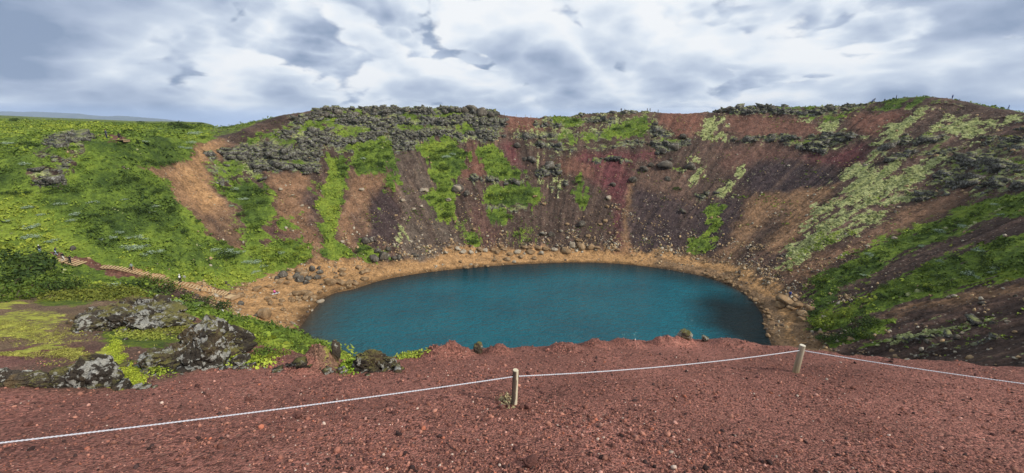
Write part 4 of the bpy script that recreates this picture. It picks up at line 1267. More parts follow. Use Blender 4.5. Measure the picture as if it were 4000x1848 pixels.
def post(base, top_, h, r, mat, label, seed):
    r_ = np.random.default_rng(seed)
    n, m = 20, 14
    zs = np.concatenate([[-0.25], np.linspace(0, h - 0.006, m - 2), [h]])
    th = np.linspace(0, 2 * np.pi, n, endpoint=False)
    lump = 1 + 0.05 * np.cos(2 * th + 1) + 0.03 * np.cos(3 * th + seed)
    v = []
    for i, z in enumerate(zs):
        k = r * (1.07 - 0.10 * max(z, 0) / h) * (0.93 if i == m - 1 else 1.0)
        w_ = 1 + 0.015 * r_.normal(size=n)
        v.append(np.stack([np.cos(th) * k * lump * w_, np.sin(th) * k * lump * w_, np.full(n, z)], -1))
    v = np.concatenate(v)
    f = [(i * n + j, i * n + (j + 1) % n, (i + 1) * n + (j + 1) % n, (i + 1) * n + j) for i in range(m - 1) for j in range(n)]
    f.append(tuple((m - 1) * n + j for j in range(n)))
    me = new_mesh('fence_post', v, faces=f, mat=mat, smooth=False)
    d = Vector(top_) - Vector(base)
    o = link('fence_post', me, label=label, cat='post', group='rope fence posts', loc=base)
    o.rotation_euler = d.to_track_quat('Z', 'X').to_euler()
    o.rotation_euler = Vector((0, 0, 1)).rotation_difference(d.normalized()).to_euler()
    return o


b1 = near_pt(2008, 1580); b2 = near_pt(3107, 1458)
s1 = np.linalg.norm(b1 - EYE); s2 = np.linalg.norm(b2 - EYE)


def above(b, px, h):
    """The top of a post of height h whose foot is b and whose top shows at column px."""
    return b + np.array([(px - to_px(b)[0]) / F * to_px(b)[2], 0, h])


P1 = post(b1, above(b1, 2014, 0.405), 0.405, 0.029, M_WOOD, 'round wooden rope post with dark bark strip, standing alone on red cinder before the lake', 1)
P2 = post(b2, above(b2, 3113, 0.40), 0.405, 0.034, M_WOOD2, 'pale grey wooden rope post leaning slightly, where the white rope changes direction', 2)
b0 = np.array([-4.6, 1.75, 0]); b0[2] = near_z(np.array([b0[0]]), np.array([b0[1]]))[0]
b3 = np.array([8.6, 4.25, 0]); b3[2] = near_z(np.array([b3[0]]), np.array([b3[1]]))[0]
a1 = b1 + (above(b1, 2014, 0.405) - b1) * 0.81; a2 = b2 + (above(b2, 3113, 0.40) - b2) * 0.82
dL = ray(0, 1718); dLe = 2.78
a0p = EYE + dL * dLe
a0 = a1 + (a0p - a1) * 1.30
dR = ray(4000, 1491); a3p = EYE + dR * 4.7; a3 = a2 + (a3p - a2) * 1.5


def rope(p, q, sag, n=40):
    t = np.linspace(0, 1, n)[:, None]
    c = p + (q - p) * t
    c[:, 2] -= (4 * sag * t * (1 - t))[:, 0]
    return c


pts = np.concatenate([rope(a0, a1, 0.035), rope(a1, a2, 0.05)[1:], rope(a2, a3, 0.03)[1:]])
# two strands twisted together
strands = []
L = np.concatenate([[0], np.cumsum(np.linalg.norm(np.diff(pts, axis=0), axis=1))])
fine = np.linspace(0, L[-1], 900)
cp = np.stack([np.interp(fine, L, pts[:, i]) for i in range(3)], -1)
tg = np.gradient(cp, axis=0); tg /= np.linalg.norm(tg, axis=1)[:, None]
na = np.cross(tg, [0, 0, 1.0]); na /= np.linalg.norm(na, axis=1)[:, None]; nb = np.cross(tg, na)
for ph in (0, np.pi):
    an = fine / 0.05 * 2 * np.pi + ph
    strands.append(tube(cp + 0.0031 * (np.cos(an)[:, None] * na + np.sin(an)[:, None] * nb), 0.0038, 6))
v, f = merge(strands)
link('rope', new_mesh('rope', v, faces=f, mat=mat_plain('white_rope', (0.52, 0.52, 0.56), 0.8, 0.12, 120), smooth=True), label='white rope running from post to post along the red cinder brow', cat='rope')
# a knot hole in each post where the rope passes
for P_, a_ in ((P1, a1), (P2, a2)):
    bpy.context.view_layer.update()
    lc = P_.matrix_world.inverted() @ Vector(a_)
    vv, ff = tube([(-0.037, 0, lc.z), (0.037, 0, lc.z)], 0.011, 10)
    link('rope_hole', new_mesh('rope_hole', vv, faces=ff, mat=M_HOLE), parent=P_)

# ------------------------------------------------------------------ rock outcrops and stones near the camera
def mat_lichen(name, patch, dark, pale, ochre=0.3):
    """Rough black lava under crusts of lichen: crisp pale islands, thick in some places and missing in others."""
    m, t, b = material(name)
    P = pos(t)
    big = t.noise(P, 1.1, 4, 0.6)
    isl = t.noise(P, patch, 5, 0.58, 0.5)
    fine = t.noise(P, 26, 4, 0.7)
    base = t.mix(fine, dark, tuple(c * 3.2 for c in dark))
    base = t.mix(t.math('MULTIPLY', t.ramp(t.noise(P, 2.3, 3), 0.52, 0.62), ochre), base, (0.20, 0.14, 0.07))
    f = t.ramp(t.math('ADD', t.math('MULTIPLY', isl, 0.75), t.math('MULTIPLY', big, 0.4)), 0.615, 0.64)
    c = t.mix(f, base, t.mix(t.ramp(fine, 0.35, 0.7), tuple(c * 0.45 for c in pale), pale))
    g_ = t.new('ShaderNodeNewGeometry'); sx_ = t.new('ShaderNodeSeparateXYZ'); t.link(g_.outputs['Normal'], sx_.inputs[0])
    mo_ = t.math('MULTIPLY', t.ramp(sx_.outputs[2], 0.50, 0.80), t.ramp(t.noise(P, 1.9, 5, 0.65), 0.46, 0.56))
    c = t.mix(mo_, c, t.mix(fine, (0.085, 0.075, 0.025), (0.24, 0.22, 0.07)))
    t.link(c, b.inputs['Base Color'])
    h_ = t.math('ADD', t.math('MULTIPLY', t.noise(P, 5.0, 6, 0.72), 1.0), t.math('MULTIPLY', fine, 0.3))
    t.link(t.bump(h_, 0.14, 0.9), b.inputs['Normal'])
    return m


M_LICHEN = mat_lichen('lichen_rock', 9.5, (0.024, 0.020, 0.016), (0.50, 0.49, 0.44))
M_LICHEN2 = mat_lichen('crusted_rock', 9.0, (0.036, 0.029, 0.023), (0.50, 0.49, 0.43), 0.7)
M_EARTH = mat_rock('red_lava_lump', 0.12, dark=(0.09, 0.042, 0.035), mid=(0.23, 0.10, 0.08), pale=(0.42, 0.38, 0.30), amount=0.16, bump=0.3)


def rock_at(name, px, py, wpx, hpx, mat, seed, label, depth=None, dpt=1.0, rot=0.0, sub=5, rough=0.35, blocky=0.7, sink=0.30, tilt=0.0, group=None, cat='rock', py_base=None):
    """A boulder whose outline is wpx by hpx at (px, py) of the photograph, set into the near ground there."""
    p = near_pt(px, py_base or (py + hpx / 2))
    d = to_px(p)[2] if depth is None else depth
    W = wpx / F * d / 2; Hh = hpx / F * d / 2
    me = crag(name, mat, seed, sub, rough, blocky, size=(W, W * dpt, Hh * 1.35))
    c = p + [0, W * dpt * 0.45, Hh * (1 - sink)]
    return link(name, me, label=label, cat=cat, group=group, loc=c, rot=(0, tilt, rot))


def outcrop(name, label, mat, lumps, seed):
    """One outcrop grown from several angular blocks that run into each other: (px, py_top, py_base, width px, depth ratio, turn)."""
    parts = []
    org = None
    r_ = random.Random(seed)
    more = []
    for (px, pt, pb, wp, dr_, rot) in lumps:                 # each big block breaks into smaller ones at its foot and flanks
        for k in range(4):
            w2 = wp * r_.uniform(.28, .5); b2 = pb - r_.uniform(0, .5) * (pb - pt) + 6
            more.append((px + r_.uniform(-.5, .5) * wp, b2 - w2 * r_.uniform(.5, .9), b2, w2, .9, r_.uniform(-1, 1)))
    for i, (px, pt, pb, wp, dr_, rot) in enumerate(lumps + more):
        p = near_pt(px, pb); d = to_px(p)[2]
        W = wp / F * d / 2; Hh = (pb - pt) / F * d / 2
        m_ = crag('block', None, seed * 31 + i, 5 if i < len(lumps) else 4, 0.38, 0.95, size=(W * 1.35, W * dr_ * 1.35, Hh * 1.6), fine=0.09, strata=2.2)
        v = np.array([x.co[:] for x in m_.vertices]); f = [tuple(q_.vertices) for q_ in m_.polygons]
        bpy.data.meshes.remove(m_)
        cr, sr = math.cos(rot), math.sin(rot)
        v = np.stack([v[:, 0] * cr - v[:, 1] * sr, v[:, 0] * sr + v[:, 1] * cr, v[:, 2]], -1) + p + [0, W * dr_ * 0.5, Hh * 0.45]
        if org is None:
            org = p
        parts.append((v - org, f))
    v, f = merge(parts)
    return link(name, new_mesh(name, v, faces=f, mat=mat, smooth=False), label=label, cat='rock', loc=org)


outcrop('lichen_boulder', 'big black outcrop blotched with white lichen, overhanging the slope above the landing', M_LICHEN,
        [(845, 1235, 1400, 165, .8, .3), (770, 1260, 1432, 150, .8, -.2), (700, 1330, 1445, 130, .8, .2), (610, 1385, 1452, 120, .7, 0), (890, 1260, 1390, 110, .9, .5), (760, 1262, 1420, 130, .9, .1)], 21)
outcrop('rock_ledge', 'flat whitish rock ledge uphill of the big black outcrop', M_LICHEN,
        [(640, 1228, 1285, 150, .7, .1), (540, 1205, 1290, 150, .8, -.2), (450, 1215, 1292, 130, .7, .2), (560, 1190, 1250, 180, .8, 0)], 23)
outcrop('rock_ledge', 'small dark ledge at the upper end of the whitish ledge', M_LICHEN2,
        [(395, 1205, 1268, 120, .8, .2), (340, 1235, 1290, 120, .8, 0), (440, 1195, 1250, 120, .8, 0)], 24)
outcrop('rock_ledge', 'grey lichen ledge ending beside the bright moss strip', M_LICHEN,
        [(375, 1402, 1508, 110, .7, .2), (310, 1410, 1512, 110, .7, -.1), (255, 1440, 1512, 110, .6, .1), (395, 1440, 1520, 70, .7, 0)], 25)
outcrop('rock_ledge', 'thin weathered ledge farthest from the bright moss strip', M_LICHEN2,
        [(190, 1462, 1512, 110, .5, 0), (100, 1452, 1505, 110, .5, .1), (20, 1445, 1500, 120, .5, -.1), (-80, 1450, 1500, 120, .5, 0)], 27)
rock_at('lichen_stone', 935, 1416, 70, 42, M_LICHEN, 28, 'small white lichened stone beside the foot of the big boulder', py_base=1432)
outcrop('lichen_rock', 'grey lichened rock on the brow between the brown mound and the water', M_LICHEN, [(1440, 1372, 1450, 90, .7, .2), (1500, 1385, 1448, 90, .7, -.2), (1400, 1395, 1452, 50, .7, 0)], 31)
rock_at('lichen_stone', 1318, 1380, 34, 80, M_LICHEN2, 33, 'upright white crusted stone at the end of the brown mound', rough=0.3, py_base=1425, sink=0.0)
rock_at('lichen_stone', 1866, 1358, 42, 48, M_LICHEN2, 35, 'yellowish stone standing at the end of the low brown lump', py_base=1384)
rock_at('lichen_stone', 2680, 1310, 52, 36, M_LICHEN2, 39, 'yellow lichened stone on the highest cinder knob', py_base=1330)
rock_at('lichen_stone', 2755, 1325, 30, 24, M_LICHEN, 40, 'single pale stone right of the cinder knob', py_base=1338)
rock_at('cinder_stone', 2075, 1815, 60, 40, M_EARTH, 42, 'purple black cinder stone low in front of the barked post', py_base=1832, sub=4)
rock_at('cinder_stone', 1165, 1635, 34, 22, M_EARTH, 43, 'dark red cinder stone just below the white rope', py_base=1645, sub=4)
rock_at('cinder_stone', 970, 1560, 26, 18, M_EARTH, 44, 'bright red cinder stone above the white rope', py_base=1568, sub=4)
rock_at('cinder_stone', 105, 1672, 30, 14, M_EARTH, 45, 'dark cinder stone close to the rope end', py_base=1678, sub=4)
# lumps at the foot of the barked post
for k_, (px, py, w_) in enumerate([(1962, 1592, 26), (2040, 1588, 24), (2062, 1600, 30), (1950, 1578, 20), (1975, 1560, 16)]):
    rock_at('cinder_stone', px, py, w_, w_ * .7, M_EARTH, 60 + k_, 'dark cinder lump lying at the foot of the barked post', py_base=py + 8, sub=3, group='lumps round the barked post')

# broken lava at the feet of the outcrops
pts_ = []
for px, py, sx_, sy_, n_ in ((800, 1435, 110, 10, 90), (640, 1450, 60, 8, 50), (560, 1295, 120, 8, 70), (380, 1300, 60, 8, 30), (250, 1515, 150, 7, 90), (900, 1400, 40, 14, 30), (700, 1300, 120, 12, 30), (1440, 1452, 70, 6, 30), (1230, 1455, 60, 8, 20)):
    c = near_pt(px, py); c2 = near_pt(px, py - sy_); dv = (c2 - c)[:2]; dv = dv / max(np.linalg.norm(dv), 1e-6) * min(np.linalg.norm(dv), 0.5)
    q3 = c[:2] + np.clip(rng.normal(size=(n_, 1)), -2, 2) * dv + rng.normal(size=(n_, 1)) * np.array([sx_ / F * to_px(c)[2], 0])
    pts_.append(np.column_stack([q3, near_z(q3[:, 0], q3[:, 1])]))
pts_ = np.concatenate(pts_)
v, f = slabs(pts_, np.clip(rng.lognormal(-3.2, 0.6, len(pts_)), 0.015, 0.075), flat=(0.4, 0.9))
link('rubble', new_mesh('lava_bits', v, quads=f, mat=M_LICHEN), kind='stuff', label='broken lichened lava at the feet of the near outcrops', cat='rubble')

# grass blades and moss on the near outcrops
BL = []
def tufts(cx_, cy_, sx_, sy_, n, hgt, lo, col_a, col_b):
    c = near_pt(cx_, cy_); c2 = near_pt(cx_, cy_ - sy_)
    dv = (c2 - c)[:2]; dv = dv / max(np.linalg.norm(dv), 1e-6) * min(np.linalg.norm(dv), 0.9)
    q3 = c[:2] + np.clip(rng.normal(size=(n, 1)), -2, 2) * dv + rng.normal(size=(n, 1)) * np.array([sx_ / F * to_px(c)[2], 0])
    BL.append((np.column_stack([q3, near_z(q3[:, 0], q3[:, 1])]), hgt, col_a, col_b))


tufts(700, 1290, 70, 12, 260, 0.11, 0, (0.10, 0.115, 0.02), (0.24, 0.21, 0.05))
tufts(560, 1300, 60, 14, 200, 0.10, 0, (0.16, 0.19, 0.03), (0.30, 0.32, 0.06))
for a_, b_2 in ((440, 1370), (460, 1400), (485, 1430), (510, 1460), (535, 1485), (480, 1480), (500, 1505), (450, 1345)):
    tufts(a_, b_2, 12, 8, 70, 0.045, 0, (0.20, 0.26, 0.02), (0.40, 0.44, 0.05))
tufts(1365, 1440, 8, 8, 40, 0.10, 0, (0.16, 0.26, 0.02), (0.34, 0.42, 0.05))
tufts(1600, 1398, 22, 4, 40, 0.09, 0, (0.2, 0.26, 0.03), (0.34, 0.38, 0.06))
tufts(600, 1445, 30, 10, 60, 0.09, 0, (0.14, 0.2, 0.02), (0.34, 0.38, 0.05))
tufts(970, 1425, 40, 8, 90, 0.10, 0, (0.14, 0.2, 0.02), (0.36, 0.42, 0.05))
tufts(1975, 1565, 8, 5, 14, 0.06, 0, (0.30, 0.24, 0.12), (0.42, 0.36, 0.2))
for a_, b_2, sx_, sy_ in ((150, 1330, 110, 18), (200, 1305, 60, 20), (230, 1378, 60, 8), (60, 1395, 30, 8), (60, 1280, 60, 14), (270, 1385, 30, 8)):
    tufts(a_, b_2, sx_, sy_, 150, 0.045, 0, (0.17, 0.155, 0.04), (0.40, 0.39, 0.085))
for a_, b_2, sx_, sy_ in ((330, 1165, 90, 12), (250, 1130, 120, 15), (480, 1140, 60, 16)):
    tufts(a_, b_2, sx_, sy_, 300, 0.22, 0, (0.07, 0.09, 0.015), (0.17, 0.18, 0.03))
# leafy growth on the drop beyond the brow and on the spur
gdf = gd.ravel(); rf = np.hypot(fx, fy)
wt = np.where((ncov[:, 0] > 0.55) & (gdf > -0.3) & (gdf < 6.5) & (fx < -2.4) & (rf < 58) & (rf > 4), rf ** 0.6, 0)
ix = rng.choice(len(wt), 2600, p=wt / wt.sum())
P_ = np.column_stack([fx[ix], fy[ix], gz.ravel()[ix]])
hg = np.clip(rng.lognormal(-1.75, 0.4, len(ix)) * (rf[ix] / 14) ** 0.5, 0.06, 0.55)
nv, nq, nsd = cross_quads(len(ix), 16, P_, hg, hg * 0.20, 0.9)
nt = np.repeat(green_tint(P_, lo=0.12), 64, 0) * nsd
me = new_mesh('brow_growth', nv, quads=nq, mat=M_LEAF); set_col(me, 'tint', nt)
link('vegetation', me, kind='stuff', label='fresh green growth on the drop beyond the red brow', cat='plants')
vs_, qs_, ts_, o_ = [], [], [], 0
for P_, hgt, ca, cb in BL:
    v, q2, shd = cross_quads(len(P_), 18, P_, np.full(len(P_), hgt * 1.4), rng.uniform(0.6, 1.2, len(P_)) * hgt * 0.24, 0.5)
    k = rng.random((len(P_), 1)); tn = np.repeat((1 - k) * np.array(ca) + k * np.array(cb), 72, 0) * shd
    vs_.append(v); qs_.append(q2 + o_); ts_.append(tn); o_ += len(v)
me = new_mesh('near_grass', np.concatenate(vs_), quads=np.concatenate(qs_), mat=M_LEAF); set_col(me, 'tint', np.concatenate(ts_))
link('grass', me, kind='stuff', label='yellow green moss and short grass on the near outcrops', cat='ground cover')

# ------------------------------------------------------------------ shrubs
M_PALE = M_LEAF


def shrub_mesh(name, seed, n, leaf, flat, cols, spread=1.0):
    """A low shrub one metre in radius: leaf faces in clumps at the ends of its branches."""
    r_ = np.random.default_rng(seed)
    k = 16
    th = r_.uniform(0, 2 * np.pi, k); rr_ = np.sqrt(r_.random(k)) * 0.8 * spread
    c = np.stack([np.cos(th) * rr_, np.sin(th) * rr_, 0.25 * flat + flat * (0.75 - 0.55 * rr_ ** 2) * r_.uniform(0.5, 1.1, k)], -1)
    v, q2, shd = cross_quads(k, n // k, c, r_.uniform(0.28, 0.46, k), np.full(k, leaf), 0.65, dome=False)
    v[:, 2] = np.maximum(v[:, 2], -0.1)
    kk = np.repeat(r_.random(k), n // k * 4)[:, None]
    hgt = np.clip(v[:, 2:3] / max(flat, .1), 0, 1) * 0.0
    tn = ((1 - kk) * np.array(cols[0]) + kk * np.array(cols[1])) * shd * (1 + hgt)
    me = new_mesh(name, v, quads=q2, mat=M_LEAF); set_col(me, 'tint', tn)
    st = []
    for j in range(7):
        e = c[j]
        st.append(tube([(0, 0, -0.3), (e[0] * .35, e[1] * .35, e[2] * .55), e], [0.035, 0.025, 0.012], 5))
    vv, ff = merge(st)
    return me, new_mesh(name + '_stem', vv, faces=ff, mat=M_STEM)


M_STEM = mat_plain('shrub_stem', (0.10, 0.075, 0.055), 0.9)
KINDS = {
    'green': [shrub_mesh('foliage', 100 + i, 420, 0.075, 0.6, ((0.040, 0.072, 0.014), (0.11, 0.155, 0.022))) for i in range(4)],
    'dark': [shrub_mesh('foliage', 110 + i, 520, 0.07, 0.75, ((0.022, 0.042, 0.012), (0.062, 0.095, 0.018))) for i in range(3)],
    'lime': [shrub_mesh('foliage', 120 + i, 420, 0.075, 0.6, ((0.10, 0.15, 0.018), (0.20, 0.24, 0.03))) for i in range(2)],
    'pale': [shrub_mesh('foliage', 130 + i, 420, 0.07, 0.5, ((0.18, 0.25, 0.16), (0.34, 0.42, 0.30))) for i in range(3)],
}


def shrub(p, r, kind, label, group, name='willow_shrub', stem=False, seed=None):
    fm, sm = random.choice(KINDS[kind])
    if not stem:
        return link(name, fm, label=label, cat='shrub', group=group, loc=p, rot=(0, 0, random.uniform(0, 6.28)), scale=(r * random.uniform(.85, 1.2), r * random.uniform(.85, 1.2), r * random.uniform(.7, 1.0)))
    o = link(name, None, label=label, cat='shrub', group=group, loc=p, rot=(0, 0, random.uniform(0, 6.28)), scale=(r, r, r * random.uniform(.8, 1.05)))
    link('foliage', fm, parent=o); link('stem', sm, parent=o)
    return o


def shrub_px(px, py, wpx, kind, label, group, **kw):
    p = place(px, py)
    r = wpx / 2 / F * to_px(p)[2]
    return shrub(p - [0, 0, 0.15 * r], r, kind, label, group, **kw)


a_px = lambda x, y: (x / 1.488, 400 + y / 1.488)
b_px = lambda x, y: (800 + x / 1.488, 380 + y / 1.488)
c_px = lambda x, y: (1700 + x / 1.488, 380 + y / 1.488)
d_px = lambda x, y: (2600 + x / 1.082, 350 + y / 1.082)
e_px = lambda x, y: (x / 1.255, 900 + y / 1.255)
for x, y, w_ in [(190, 792, 95), (315, 815, 80), (720, 855, 95), (780, 860, 80), (830, 848, 80), (870, 885, 100), (915, 872, 60), (800, 785, 70), (835, 800, 50), (740, 800, 60), (540, 580, 60), (720, 570, 45), (690, 765, 60), (650, 790, 60), (600, 800, 50), (150, 365, 70), (30, 700, 60), (150, 735, 90), (210, 725, 60), (840, 235, 60), (900, 610, 60), (880, 640, 50), (350, 600, 70), (440, 660, 60), (420, 690, 50), (170, 615, 60), (30, 250, 70), (260, 660, 60)]:
    shrub_px(*a_px(x, y), w_ / 1.488, 'pale', 'silvery green willow bush low on the grassy slope above the stairs', 'silvery willows on the grassy slope')
for x, y, w_ in [(1240, 868, 70), (1300, 870, 90), (1360, 875, 80), (1400, 880, 55)]:
    shrub_px(*a_px(x, y), w_ / 1.488, 'pale', 'silvery willow crowning the dark bush beside the foot of the brown gully', 'silvery willows at the gully foot')
for x, y, w_ in [(1280, 905, 110), (1330, 905, 100)]:
    shrub_px(*a_px(x, y), w_ / 1.488, 'dark', 'dark bush under the silvery willows at the gully foot', 'dark bushes at the gully foot')
for x, y, w_ in [(290, 965, 80), (340, 985, 60), (230, 965, 50), (440, 905, 55), (300, 1025, 50), (150, 635, 40), (225, 595, 60), (920, 360, 40), (1400, 350, 60), (1440, 335, 50), (170, 540, 60)]:
    shrub_px(*b_px(x, y), w_ / 1.488, 'pale', 'pale blue green bush in a grass strip between gully and bright strip', 'pale bushes in the grass strips')
for x, y, w_ in [(1130, 195, 70), (1160, 180, 50), (1100, 240, 60), (1090, 270, 50), (1275, 152, 55), (1050, 265, 50), (940, 160, 30)]:
    shrub_px(*a_px(x, y), w_ / 1.488, 'pale', 'silvery bush near the top of the brown gully', 'silvery bushes near the gully top')
for x, y, w_ in [(800, 118, 40), (1130, 132, 30), (1190, 135, 45), (1355, 128, 30)]:
    shrub_px(*a_px(x, y), w_ / 1.488, 'dark', 'small dark bush on the far grassy skyline', 'bushes on the skyline')
for x, y, w_ in [(1030, 152, 130), (1090, 160, 100), (860, 350, 110), (930, 370, 110), (990, 360, 90), (700, 250, 70), (760, 180, 80), (880, 265, 80), (1190, 215, 70), (750, 630, 120), (820, 640, 120), (640, 620, 100), (960, 735, 110), (900, 690, 110), (340, 500, 120), (300, 530, 90), (440, 520, 100), (130, 540, 120), (60, 540, 100), (130, 260, 120), (210, 265, 100), (90, 115, 70), (760, 460, 120), (850, 480, 120), (920, 530, 110), (700, 480, 110), (560, 660, 90), (480, 690, 90), (1140, 700, 80), (1200, 850, 70), (1070, 760, 80), (1000, 640, 90), (640, 700, 80)]:
    shrub_px(*a_px(x, y), w_ / 1.488 * .8, 'dark' if random.random() < .75 else 'green', 'dark green bush dotting the grassy slope left of the brown gully', 'dark bushes on the grassy slope')
for x, y, w_ in [(300, 540, 70), (260, 640, 80), (290, 760, 80), (220, 690, 70), (320, 560, 60), (250, 580, 70), (340, 620, 60), (80, 860, 80), (120, 900, 90), (160, 930, 60), (150, 545, 60), (100, 540, 60)]:
    shrub_px(*b_px(x, y), w_ / 1.488, 'dark' if random.random() < .5 else 'green', 'dark bush in the widest grass strip beside the gully', 'dark bushes in the widest strip')
for x, y, w_ in [(500, 850, 70), (560, 880, 70), (530, 920, 80), (480, 950, 80), (590, 940, 70), (430, 890, 60), (400, 940, 70), (340, 900, 60), (280, 880, 60), (360, 1000, 70)]:
    shrub_px(*b_px(x, y), w_ / 1.488, 'lime', 'fresh green bush at the foot of the widest grass strip', 'fresh bushes at the strip foot')
for x, y, w_ in [(790, 380, 70), (800, 420, 60), (785, 460, 50), (1060, 520, 60), (900, 400, 70), (960, 380, 80), (1020, 400, 80), (1060, 350, 60), (940, 310, 80), (1390, 320, 80), (1400, 420, 90), (1340, 360, 80), (1310, 590, 70), (1370, 610, 80), (1410, 690, 90), (1390, 540, 70), (900, 900, 60), (950, 890, 60)]:
    shrub_px(*b_px(x, y), w_ / 1.488, 'dark' if random.random() < .5 else 'green', 'green bush in a narrow grass strip of the far wall', 'bushes in the narrow strips')
for x, y, w_ in [(215, 840, 75), (70, 690, 90), (160, 340, 70), (100, 300, 80), (60, 400, 80), (400, 440, 80), (470, 450, 60), (310, 400, 60), (300, 330, 50), (330, 580, 80), (400, 570, 80), (480, 560, 80), (550, 570, 60), (410, 700, 80), (850, 610, 60), (820, 500, 60), (840, 470, 50), (820, 145, 60), (1060, 190, 60), (1120, 180, 60), (480, 800, 50), (540, 840, 50)]:
    shrub_px(*c_px(x, y), w_ / 1.488, 'green' if random.random() < .6 else 'dark', 'round green bush on the ledges of the far wall', 'bushes on the far wall ledges')
shrub_px(*c_px(1405, 545), 62 / 1.488, 'dark', 'lone dark bush on the bare brown scree right of the red chute', None)
for i in range(95):
    for _ in range(30):
        x, y = random.uniform(560, 1480), random.uniform(430, 1070)
        q0 = hit(*d_px(x, y))
        if q0 is None:
            continue
        j = np.argmin(((GV[:, :2] - q0[:2]) ** 2).sum(1))
        if GC[j, 0] > 0.6 and gdist[j] < 135 and gdist[j] > 26:
            break
    else:
        continue
    p = GV[j]; near_ = gdist[j] < 70
    kd = random.choice(['green', 'dark', 'dark', 'green', 'lime'] if y > 800 else ['green', 'dark', 'pale', 'green'])
    lb = {'green': 'green willow bush creeping down the shaded right wall', 'dark': 'dark green bush creeping down the shaded right wall', 'lime': 'bright green bush creeping down the shaded right wall', 'pale': 'greyish bush creeping down the shaded right wall'}[kd]
    shrub(p - [0, 0, 0.2], random.uniform(0.7, 1.5), kd, lb, lb.split(' creeping')[0] + 'es on the right wall')
for x, y, w_ in [(690, 1000, 110), (640, 1000, 90), (770, 955, 90)]:
    shrub_px(*d_px(x, y), w_ / 1.082, 'lime', 'bright yellow green bush at the foot of the shaded right wall', 'bright bushes at the right wall foot')
for x, y, w_ in [(790, 1040, 100), (830, 1010, 110), (740, 1060, 90), (670, 1070, 80), (870, 985, 90), (850, 1050, 80)]:
    shrub_px(*d_px(x, y), w_ / 1.082, 'dark', 'dark leafy bush just above the red brow at the right wall foot', 'dark bushes at the right wall foot')
# the thicket on the spur at the left, close to the camera
def spur(px, py, wpx, hh, kind, label, group, depth):
    p = near_pt(px, py)
    if beyond(np.array([p[0]]), np.array([p[1]]))[0] > 6.3 or np.hypot(p[0], p[1]) > 55:
        p = place(px, py)
    depth = to_px(p)[2]
    r = wpx / 2 / F * depth
    return shrub(p - [0, 0, .2 * r], r, kind, label, group, stem=True, name='birch_thicket')


for px, py, w_, dp in [(-60, 1090, 260, 24), (40, 1080, 240, 25), (120, 1075, 220, 26), (210, 1112, 150, 26), (290, 1128, 120, 25), (0, 1130, 240, 21), (110, 1130, 200, 21), (220, 1142, 150, 22), (60, 1040, 220, 29), (130, 1062, 140, 29), (345, 1138, 100, 22), (-60, 1150, 240, 18), (60, 1165, 170, 17.5)]:
    spur(px, py, w_, 1, 'dark' if random.random() < .6 else 'green', 'dark leafy bush in the thicket on the spur below the stair top', 'thicket on the spur', dp)
for px, py, w_, dp in [(560, 1110, 120, 22), (620, 1120, 130, 22), (660, 1150, 130, 19), (720, 1180, 130, 18), (790, 1190, 110, 18), (840, 1215, 110, 16), (500, 1125, 90, 22)]:
    spur(px, py, w_, 1, 'dark' if random.random() < .5 else 'green', 'dark green bush between the whitish ledge and the stairs', 'bushes above the landing', dp)
for px, py, w_, dp in [(900, 1270, 100, 14), (940, 1310, 120, 13), (980, 1350, 130, 12), (1040, 1385, 120, 11), (1100, 1385, 100, 12), (930, 1370, 90, 11), (1010, 1400, 110, 10), (870, 1230, 90, 16), (960, 1260, 70, 18), (1000, 1310, 80, 16)]:
    spur(px, py, w_, 1, 'lime' if random.random() < .55 else 'green', 'fresh green bush on the steep drop beside the black outcrop', 'bushes beside the black outcrop', dp)
for px, py, w_, dp in [(680, 1195, 80, 17), (740, 1205, 80, 16), (420, 1120, 80, 24)]:
    spur(px, py, w_, 1, 'pale', 'silvery leaved bush peeping out above the whitish ledge', 'silvery bushes above the ledge', dp)

# ------------------------------------------------------------------ boulders one can count
M_TAN = mat_rock('tan_stone', 0.8, dark=(0.15, 0.095, 0.05), mid=(0.33, 0.215, 0.115), pale=(0.50, 0.37, 0.23), amount=0.35)
M_GREY = mat_rock('grey_stone', 0.8, dark=(0.05, 0.043, 0.036), mid=(0.135, 0.115, 0.09), pale=(0.36, 0.34, 0.27), amount=0.35)
M_WHITE = mat_rock('pale_stone', 0.8, dark=(0.24, 0.19, 0.13), mid=(0.42, 0.35, 0.26), pale=(0.58, 0.51, 0.40), amount=0.5)
BOULD = {k: [crag('boulder', m_, 200 + 10 * j + i, 3, 0.16, 1.0, size=(1.15, .9, .72), fine=0.03, planes=9) for i in range(5)] for j, (k, m_) in enumerate((('tan', M_TAN), ('grey', M_GREY), ('white', M_WHITE)))}


def boulder(px, py, wpx, kind, label, group):
    p = place(px, py)
    r = max(wpx / 2 / F * to_px(p)[2], 0.12)
    return link('boulder', random.choice(BOULD[kind]), label=label, cat='boulder', group=group, loc=p + [0, 0, 0.22 * r], rot=(random.uniform(-.25, .25), random.uniform(-.25, .25), random.uniform(0, 6.28)), scale=(r, r, r * random.uniform(.8, 1.25)))


